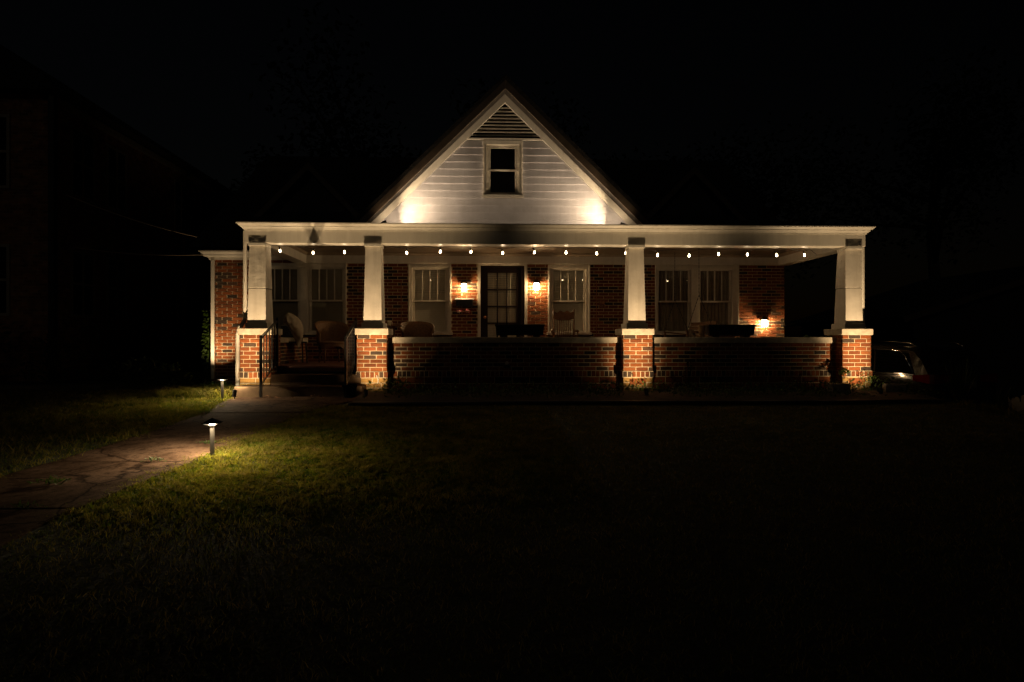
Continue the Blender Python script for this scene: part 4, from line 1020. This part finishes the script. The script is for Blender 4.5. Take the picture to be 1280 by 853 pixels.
# ------------------------------------------------------------------ vehicles
def car(name, label, cat, loc, rz, L, H, paint_, belt, stations, glass_from, glass_to, suv):
    # local: rear at y=0, nose at y=L, z=0 ground, half width .95
    t_ = thing(name, label, cat, loc, rz)
    def sect(y, zb, zbelt, zt, ht, hw):
        return [(0, y, zb), (hw - .12, y, zb), (hw - .03, y, zb + .12), (hw, y, zb + .38), (hw - .01, y, zbelt - .05), (hw - .035, y, zbelt), (ht + .035, y, zt - .10), (ht, y, zt - .05), (ht - .10, y, zt - .01), (0, y, zt + .012)]
    g = MB(); S = [sect(*s) for s in stations]; k = len(S[0])
    vs = []
    for s in S: vs += s + [(-x, y, z) for x, y, z in s[1:-1]][::-1]
    kk = 2 * k - 2
    fs = [(i * kk + j, i * kk + (j + 1) % kk, (i + 1) * kk + (j + 1) % kk, (i + 1) * kk + j) for i in range(len(S) - 1) for j in range(kk)]
    fs += [tuple(range(kk))[::-1], tuple(range((len(S) - 1) * kk, len(S) * kk))]
    body = g.add(vs, fs).build('body', paint_, t_, smooth=32)
    yq = [s[0] for s in stations]
    def interp(i, y):   # i-th section point at station y
        return tuple(np.interp(y, yq, [s[i][c] for s in S]) for c in (0, 1, 2))
    for sx in (-1, 1):
        for gi, (a, b_) in enumerate(zip(glass_from, glass_to)):
            nn = 6; vv = []
            for i in range(nn + 1):
                y = a + (b_ - a) * i / nn; p = Vector(interp(5, y)); q = Vector(interp(6, y))
                lo_, hi_ = .10, .93
                y2 = y
                pl = p.lerp(q, lo_); ph = p.lerp(q, hi_)
                if gi == 0 and i == 0: ph.y += .22
                vv += [(sx * (pl.x + .006), pl.y, pl.z), (sx * (ph.x + .006), ph.y, ph.z)]
            MB().add(vv, [(2 * i, 2 * i + 2, 2 * i + 3, 2 * i + 1)[::sx] for i in range(nn)]).build('side_window', M['carglass'], t_)
        a, b_ = glass_from[0], glass_to[-1]
        top = [Vector(interp(5, a)).lerp(Vector(interp(6, a)), .08)] + [Vector(interp(5, y)).lerp(Vector(interp(6, y)), .96) + Vector((0, .24 if y == a else 0, 0)) for y in np.linspace(a, b_, 9)]
        MB().tube([(sx * (p.x + .012), p.y, p.z) for p in top], .010, 6).build('window_trim', M['chrome'], t_, smooth=True)
        MB().tube([(sx * (interp(5, y)[0] + .010), y, interp(5, y)[2] + .02) for y in np.linspace(a, b_, 9)], .007, 6).build('belt_trim', M['chrome'] if not suv else M['black'], t_, smooth=True)
        if suv:
            MB().tube([(sx * .66, y, interp(9, y)[2] + .045 - (.05 if y in (.55, 3.0) else 0)) for y in (.55, .7, 1.5, 2.3, 2.85, 3.0)], .014, 6).build('roof_rail', M['chrome'], t_, smooth=True)
        for yy in ((1.95, 2.95) if suv else (1.7, 2.75)):
            MB().tube([(sx * .955, yy - .1, belt - .13), (sx * .985, yy - .07, belt - .125), (sx * .985, yy + .07, belt - .125), (sx * .955, yy + .1, belt - .13)], .014, 6).build('door_handle', M['chrome'], t_, smooth=True)
        for yy in (1.35, 2.40, 3.45): MB().bar((sx * .957, yy, .45), (sx * .945, yy, belt), .006, .006).build('door_seam', M['dark'], t_)
        for yw in (.95, L - .92):
            arch = [(sx * .953, yw + .42 * math.cos(a), .36 + .42 * math.sin(a)) for a in np.linspace(-.1, math.pi + .1, 16)]
            MB().tube(arch, .028, 6).build('wheel_arch', M['black'], t_, smooth=True)
            MB().lathe([(0, 0), (.40, 0), (.40, .01), (0, .012)], n=24).build('arch_well', M['dark'], t_).matrix_local = Matrix.Translation((sx * .945, yw, .38)) @ Matrix.Rotation(R(90) * sx, 4, 'Y')
            w_ = MB().lathe([(0, -.1), (.30, -.1), (.355, -.085), (.365, -.05), (.365, .06), (.355, .09), (.27, .095), (.25, .08), (0, .08)], n=30).build('wheel', M['tyre'], t_, smooth=40)
            w_.matrix_local = Matrix.Translation((sx * .90, yw, .365)) @ Matrix.Rotation(R(90) * sx, 4, 'Y')
            g = MB(); g.lathe([(0, .081), (.06, .092), (.07, .084), (.24, .082), (.25, .095), (.25, .082), (0, .0805)], n=24)
            for q in range(5):
                an = 2 * math.pi * q / 5; g.bar((.05 * math.cos(an), .05 * math.sin(an), .09), (.24 * math.cos(an), .24 * math.sin(an), .09), .05, .014)
            g.build('rim', M['rim'], w_)
        # tail lamps wrap the corner
        zt_ = belt - (.02 if suv else .14)
        g = MB(); g.add([(sx * .40, -.012, zt_ - .07), (sx * .86, -.018, zt_ - .10), (sx * .945, .02, zt_ - .10), (sx * .966, .38, zt_ - .04), (sx * .40, -.012, zt_ + .06), (sx * .86, -.018, zt_ + .09), (sx * .945, .02, zt_ + .09), (sx * .962, .38, zt_ + .06)],
                        [f[::sx] for f in [(0, 1, 5, 4), (1, 2, 6, 5), (2, 3, 7, 6)]])
        g.build('tail_light', M['red_lens'], t_)
        g = MB(); g.add([(sx * .42, L + .005, .66), (sx * .80, L - .10, .68), (sx * .91, L - .42, .72), (sx * .42, L - .02, .80), (sx * .80, L - .12, .82), (sx * .905, L - .42, .84)], [f[::sx] for f in [(0, 3, 4, 1), (1, 4, 5, 2)]])
        g.build('headlight', M['carglass'], t_)
        MB().lathe([(0, 0), (.06, .01), (.08, .05), (.06, .11), (0, .12)], (0, 0, 0), 10).build('wing_mirror', paint_, t_, smooth=True).matrix_local = Matrix.Translation((sx * 1.02, L - 1.75, belt + .06))
    # rear
    g = MB(); g.box(-.90, .90, -.10, .12, .40, .60); g.box(-.82, .82, -.13, -.05, .50, .58); g.build('bumper', paint_ if not suv else M['black'], t_, bevel=.03)
    s0 = S[0]; s1 = S[1]
    r0 = stations[0]; r1 = stations[1] if not suv else stations[1]
    p0, p1 = Vector((0, r0[0], r0[2] + .03)), Vector((0, stations[1][0], stations[1][3] - .08))
    nb = Vector((0, -(p1.z - p0.z), p1.y - p0.y)).normalized() * -.006
    MB().add([(-.74, p0.y - .03, p0.z + .02), (.74, p0.y - .03, p0.z + .02), (.62, p1.y - .03, p1.z), (-.62, p1.y - .03, p1.z)], [(0, 1, 2, 3)]).build('rear_window', M['carglass'], t_)
    MB().box(-.26, .26, -.03, -.012, belt - .20, belt - .08).build('number_plate', M['grey'], t_)
    return t_
# y, z_bottom, z_belt, z_top, half_width_top, half_width
suv_st = [(0.0, .42, 1.04, 1.06, .80, .86), (.10, .38, 1.06, 1.14, .80, .885), (.30, .34, 1.07, 1.50, .795, .905), (.48, .32, 1.08, 1.66, .80, .915), (.9, .30, 1.08, 1.725, .81, .932), (1.6, .28, 1.07, 1.74, .825, .95), (2.4, .28, 1.06, 1.73, .825, .95), (2.9, .28, 1.05, 1.69, .81, .95), (3.35, .28, 1.05, 1.40, .80, .95), (3.72, .28, 1.05, 1.13, .82, .945), (4.2, .30, 1.0, 1.07, .78, .93), (4.6, .34, .92, .98, .72, .90), (4.78, .42, .80, .84, .62, .84)]
car('parked_suv', 'dark SUV parked nose-in on the driveway behind the right pier', 'car', (9.62, 13.26, -.88), R(17), 4.8, 1.74, M['suvpaint'], 1.06, suv_st, (.42, 1.40, 2.44), (1.34, 2.36, 3.2), True)
sed_st = [(0.0, .42, .90, .95, .80, .84), (.12, .36, .96, 1.02, .78, .90), (.6, .30, .96, 1.04, .76, .93), (.9, .28, .95, 1.16, .68, .935), (1.35, .26, .94, 1.40, .58, .935), (2.0, .24, .93, 1.45, .57, .935), (2.7, .24, .92, 1.42, .57, .935), (3.15, .24, .92, 1.22, .64, .935), (3.5, .25, .92, 1.0, .76, .935), (4.1, .28, .86, .93, .74, .92), (4.45, .34, .76, .82, .66, .88), (4.6, .42, .66, .70, .55, .80)]
car('parked_sedan', 'pale sedan at the far right edge in front of the dark SUV', 'car', (10.30, 7.4, -.88), R(0), 4.6, 1.45, M['carpaint'], .94, sed_st, (.95, 2.0), (1.92, 3.0), False)

# ------------------------------------------------------------------ neighbours
nb = thing('neighbour_house', 'two-storey dark brick house with tall windows left of the lit house', 'house', (-9.85, 16, 0))
def np_(mb, name, mats, parent=None, **k):
    o = mb.build(name, mats, parent or nb, **k)
    if parent is None: o.matrix_parent_inverse = Matrix.Translation((9.85, -16, 0))
    return o
NX, NY, NZ = -9.85, 16.0, 6.55
g = MB(); g.box(-19, NX, NY, 28, -.1, NZ); np_(g, 'wall', M['farbrick'])
g = MB(); e = .35
g.add([(-19 - e, NY - e, NZ), (NX + e, NY - e, NZ), (NX + e, 28 + e, NZ), (-19 - e, 28 + e, NZ), (-14.4, 20.5, NZ + 3.2), (-14.4, 23.5, NZ + 3.2)], [(0, 1, 4), (1, 2, 5, 4), (2, 3, 5), (3, 0, 4, 5), (0, 3, 2, 1)])
np_(g, 'roof', M['shingle'])
np_(MB().box(NX - .02, NX + .12, NY - .14, NY + .02, -.1, NZ - .02), 'downspout', M['black'], bevel=.02)
def nwin(x0, x1, y0, y1, z0, z1, side):
    g = MB(); f = .07; zm = (z0 + z1) / 2
    if side:      # on the wall facing +x
        X = NX + .03
        for a, b_ in ((y0 - f, y0), (y1, y1 + f), ((y0 + y1) / 2 - .02, (y0 + y1) / 2 + .02)): g.box(NX - .03, X, a, b_, z0 - f, z1 + f)
        for a, b_ in ((z0 - f, z0), (z1, z1 + f), (zm - .03, zm + .03)): g.box(NX - .03, X - .003, y0, y1, a, b_)
        o = np_(g, 'window', M['neigh_trim'])
        MB().add([(NX + .008, y0, z0), (NX + .008, y1, z0), (NX + .008, y1, z1), (NX + .008, y0, z1)], [(0, 1, 2, 3)]).build('pane', M['panedark'], o)
    else:
        for a, b_ in ((x0 - f, x0), (x1, x1 + f), ((x0 + x1) / 2 - .02, (x0 + x1) / 2 + .02)): g.box(a, b_, NY - .03, NY + .03, z0 - f, z1 + f)
        for a, b_ in ((z0 - f, z0), (z1, z1 + f), (zm - .03, zm + .03)): g.box(x0, x1, NY - .027, NY + .03, a, b_)
        o = np_(g, 'window', M['neigh_trim'])
        MB().add([(x0, NY - .008, z0), (x1, NY - .008, z0), (x1, NY - .008, z1), (x0, NY - .008, z1)], [(0, 1, 2, 3)]).build('pane', M['panedark'], o)
for z0, z1 in ((1.55, 3.05), (4.45, 6.0)):
    for y in (16.75, 18.3, 22.2, 24.2): nwin(0, 0, y, y + .85, z0, z1, True)
    nwin(-11.85, -10.85, 0, 0, z0, z1, False); nwin(-14.6, -13.6, 0, 0, z0, z1, False)
np_(MB().box(NX - .02, NX + .10, 16.3, 27.8, NZ - .22, NZ - .05), 'gutter', M['neigh_trim'], bevel=.02)
nr = thing('neighbour_house', 'dim pale gabled house beyond the driveway on the right', 'house', (17, 24, -.5))
g = MB(); g.prism([(14.2, -.9), (26, -.9), (26, 1.6), (20, 3.4), (14.2, 1.7)], 22, 30); o = g.build('wall', M['darksiding'], nr); o.matrix_parent_inverse = Matrix.Translation((-17, -24, .5))
g = MB()
for a, b_ in (((13.6, 1.55), (20, 3.55)), ((20, 3.55), (26.6, 1.6))):
    g.add([(a[0], 21.6, a[1]), (b_[0], 21.6, b_[1]), (b_[0], 30.4, b_[1]), (a[0], 30.4, a[1]), (a[0], 21.6, a[1] + .15), (b_[0], 21.6, b_[1] + .15), (b_[0], 30.4, b_[1] + .15), (a[0], 30.4, a[1] + .15)], [(0, 1, 5, 4), (4, 5, 6, 7), (0, 3, 2, 1)])
o = g.build('roof', M['shingle'], nr); o.matrix_parent_inverse = Matrix.Translation((-17, -24, .5))
for a, b_ in (((13.6, 1.55), (20, 3.55)), ((20, 3.55), (26.6, 1.6))):
    o = MB().bar((a[0], 21.58, a[1] + .06), (b_[0], 21.58, b_[1] + .06), .03, .2).build('barge_board', M['dormertrim'], nr); o.matrix_parent_inverse = Matrix.Translation((-17, -24, .5))
o = MB().box(18.5, 21.5, 21.95, 21.99, -.9, 1.2).build('garage_door', M['dormertrim'], nr); o.matrix_parent_inverse = Matrix.Translation((-17, -24, .5))
# cables from the neighbour to the house
def cable(p, q, sag, label, r=.012):
    p, q = Vector(p), Vector(q); pts = []
    for i in range(25):
        t2 = i / 24; v = p.lerp(q, t2); v.z -= sag * 4 * t2 * (1 - t2); pts.append(v)
    tag(MB().tube(pts, r, 6).build('overhead_cable', M['cablegrey'], smooth=True), label, 'cable', 'cables between the two houses')
M['cablegrey'] = mat('cable_grey', (.34, .27, .19), .6)
cable((-9.8, 16.3, 4.35), (-5.95, 15.2, 3.12), .10, 'upper pale cable slanting down from the dark brick house to the lit house', .013)
cable((-9.8, 16.6, 3.15), (-5.98, 14.9, 2.76), .08, 'lower thin cable running from the dark brick house to the lit house corner', .008)

# ------------------------------------------------------------------ trees and bushes
def make_tree(name, label, x, y, h, spread, seed, n=3200):
    rr = random.Random(seed)
    t_ = thing(name, label, 'tree', (x, y, 0), group='dark trees behind the house')
    g = MB(); g.tube([(0, 0, -.3), (.1, 0, h * .2), (-.1, .1, h * .42), (.1, 0, h * .75)], [.36, .27, .2, .06], 9)
    tips = []
    for k in range(11):
        a = rr.uniform(0, 6.28); z0 = h * rr.uniform(.3, .65); rad = spread * rr.uniform(.45, 1); z1 = z0 + h * rr.uniform(.08, .38)
        p = [(0, 0, z0), (math.cos(a) * rad * .5, math.sin(a) * rad * .5, (z0 + z1) / 2 - .1), (math.cos(a) * rad, math.sin(a) * rad, z1)]
        g.tube(p, [.12, .07, .025], 6); tips += [Vector(p[2]), Vector(p[1])]
    tips += [Vector((0, 0, h * .85)), Vector((.4, .2, h * .7))]
    g.build('trunk', M['bark'], t_, smooth=True)
    g = MB()
    for c in tips:
        R_ = spread * rr.uniform(.28, .5)
        for k in range(n // len(tips)):
            d = Vector((rr.gauss(0, 1), rr.gauss(0, 1), rr.gauss(0, .75))).normalized() * R_ * rr.random() ** .45
            g.leaf(c + d, (rr.uniform(-1, 1), rr.uniform(-1, 1), rr.uniform(-.8, .6)), (rr.uniform(-1, 1), rr.uniform(-1, 1), 1), rr.uniform(.22, .42), rr.uniform(.12, .22))
    g.build('crown', M['leaf2'], t_)
    return t_
make_tree('broadleaf_tree', 'tall dark tree rising between the brick neighbour and the gable', -5.5, 31, 13, 4.6, 3)
make_tree('broadleaf_tree', 'dark bushy tree directly behind the peak of the lit gable', 3.0, 34, 12.5, 5.0, 5)
make_tree('broadleaf_tree', 'broad dark tree beyond the right end of the porch roof', 13, 33, 11.5, 5.2, 8)
make_tree('broadleaf_tree', 'big dark tree standing above the driveway on the right', 21, 31, 14, 5.5, 12)
make_tree('broadleaf_tree', 'small dark tree low in the gap behind the brick neighbour', -12.5, 36, 9.5, 3.6, 15)
leafy('garden_shrub', M['leaf2'], (-10.9, 14.9, 0), 520, .9, .6, 1.5, .16, .08, 'dark bush under the window of the brick neighbour', 'shrub')
leafy('garden_shrub', M['leaf2'], (-9.3, 15.2, 0), 320, .5, .5, 1.0, .14, .07, 'dark bush at the corner of the brick neighbour', 'shrub')

# ------------------------------------------------------------------ world, lights, camera
w = bpy.data.worlds.new('World'); scene.world = w; w.use_nodes = True
t = w.node_tree; bg = t.nodes['Background']
sky = t.nodes.new('ShaderNodeTexSky'); sky.sky_type = 'NISHITA'; sky.sun_disc = False
sky.sun_elevation = R(-2.5); sky.sun_rotation = R(-25)
t.links.new(sky.outputs[0], bg.inputs['Color']); bg.inputs['Strength'].default_value = .0038
sun = bpy.data.lights.new('sun', 'SUN'); sun.energy = .018; sun.angle = R(12); sun.color = (1, .82, .6)
so = bpy.data.objects.new('sun', sun); col.objects.link(so); aim(so, (-6, -20, 14), (0, 12, 1))

cam = bpy.data.cameras.new('camera'); co = bpy.data.objects.new('camera', cam); col.objects.link(co)
co.location = (0, 0, .9); co.rotation_euler = (R(90), 0, -math.atan(35 / 853))
cam.sensor_width = 36; cam.lens = 36 * 853 / 1280; cam.clip_end = 500; cam.clip_start = .05
cam.shift_y = .5 / 1280
scene.camera = co
scene.view_settings.view_transform = 'Standard'; scene.view_settings.look = 'None'; scene.view_settings.exposure = 0
scene.render.engine = 'CYCLES'
cy = scene.cycles
cy.use_denoising = True; cy.denoiser = 'OPENIMAGEDENOISE'; cy.use_light_tree = True
cy.max_bounces = 8; cy.diffuse_bounces = 4; cy.glossy_bounces = 4; cy.transparent_max_bounces = 12; cy.sample_clamp_indirect = 6
cy.caustics_reflective = False; cy.caustics_refractive = False
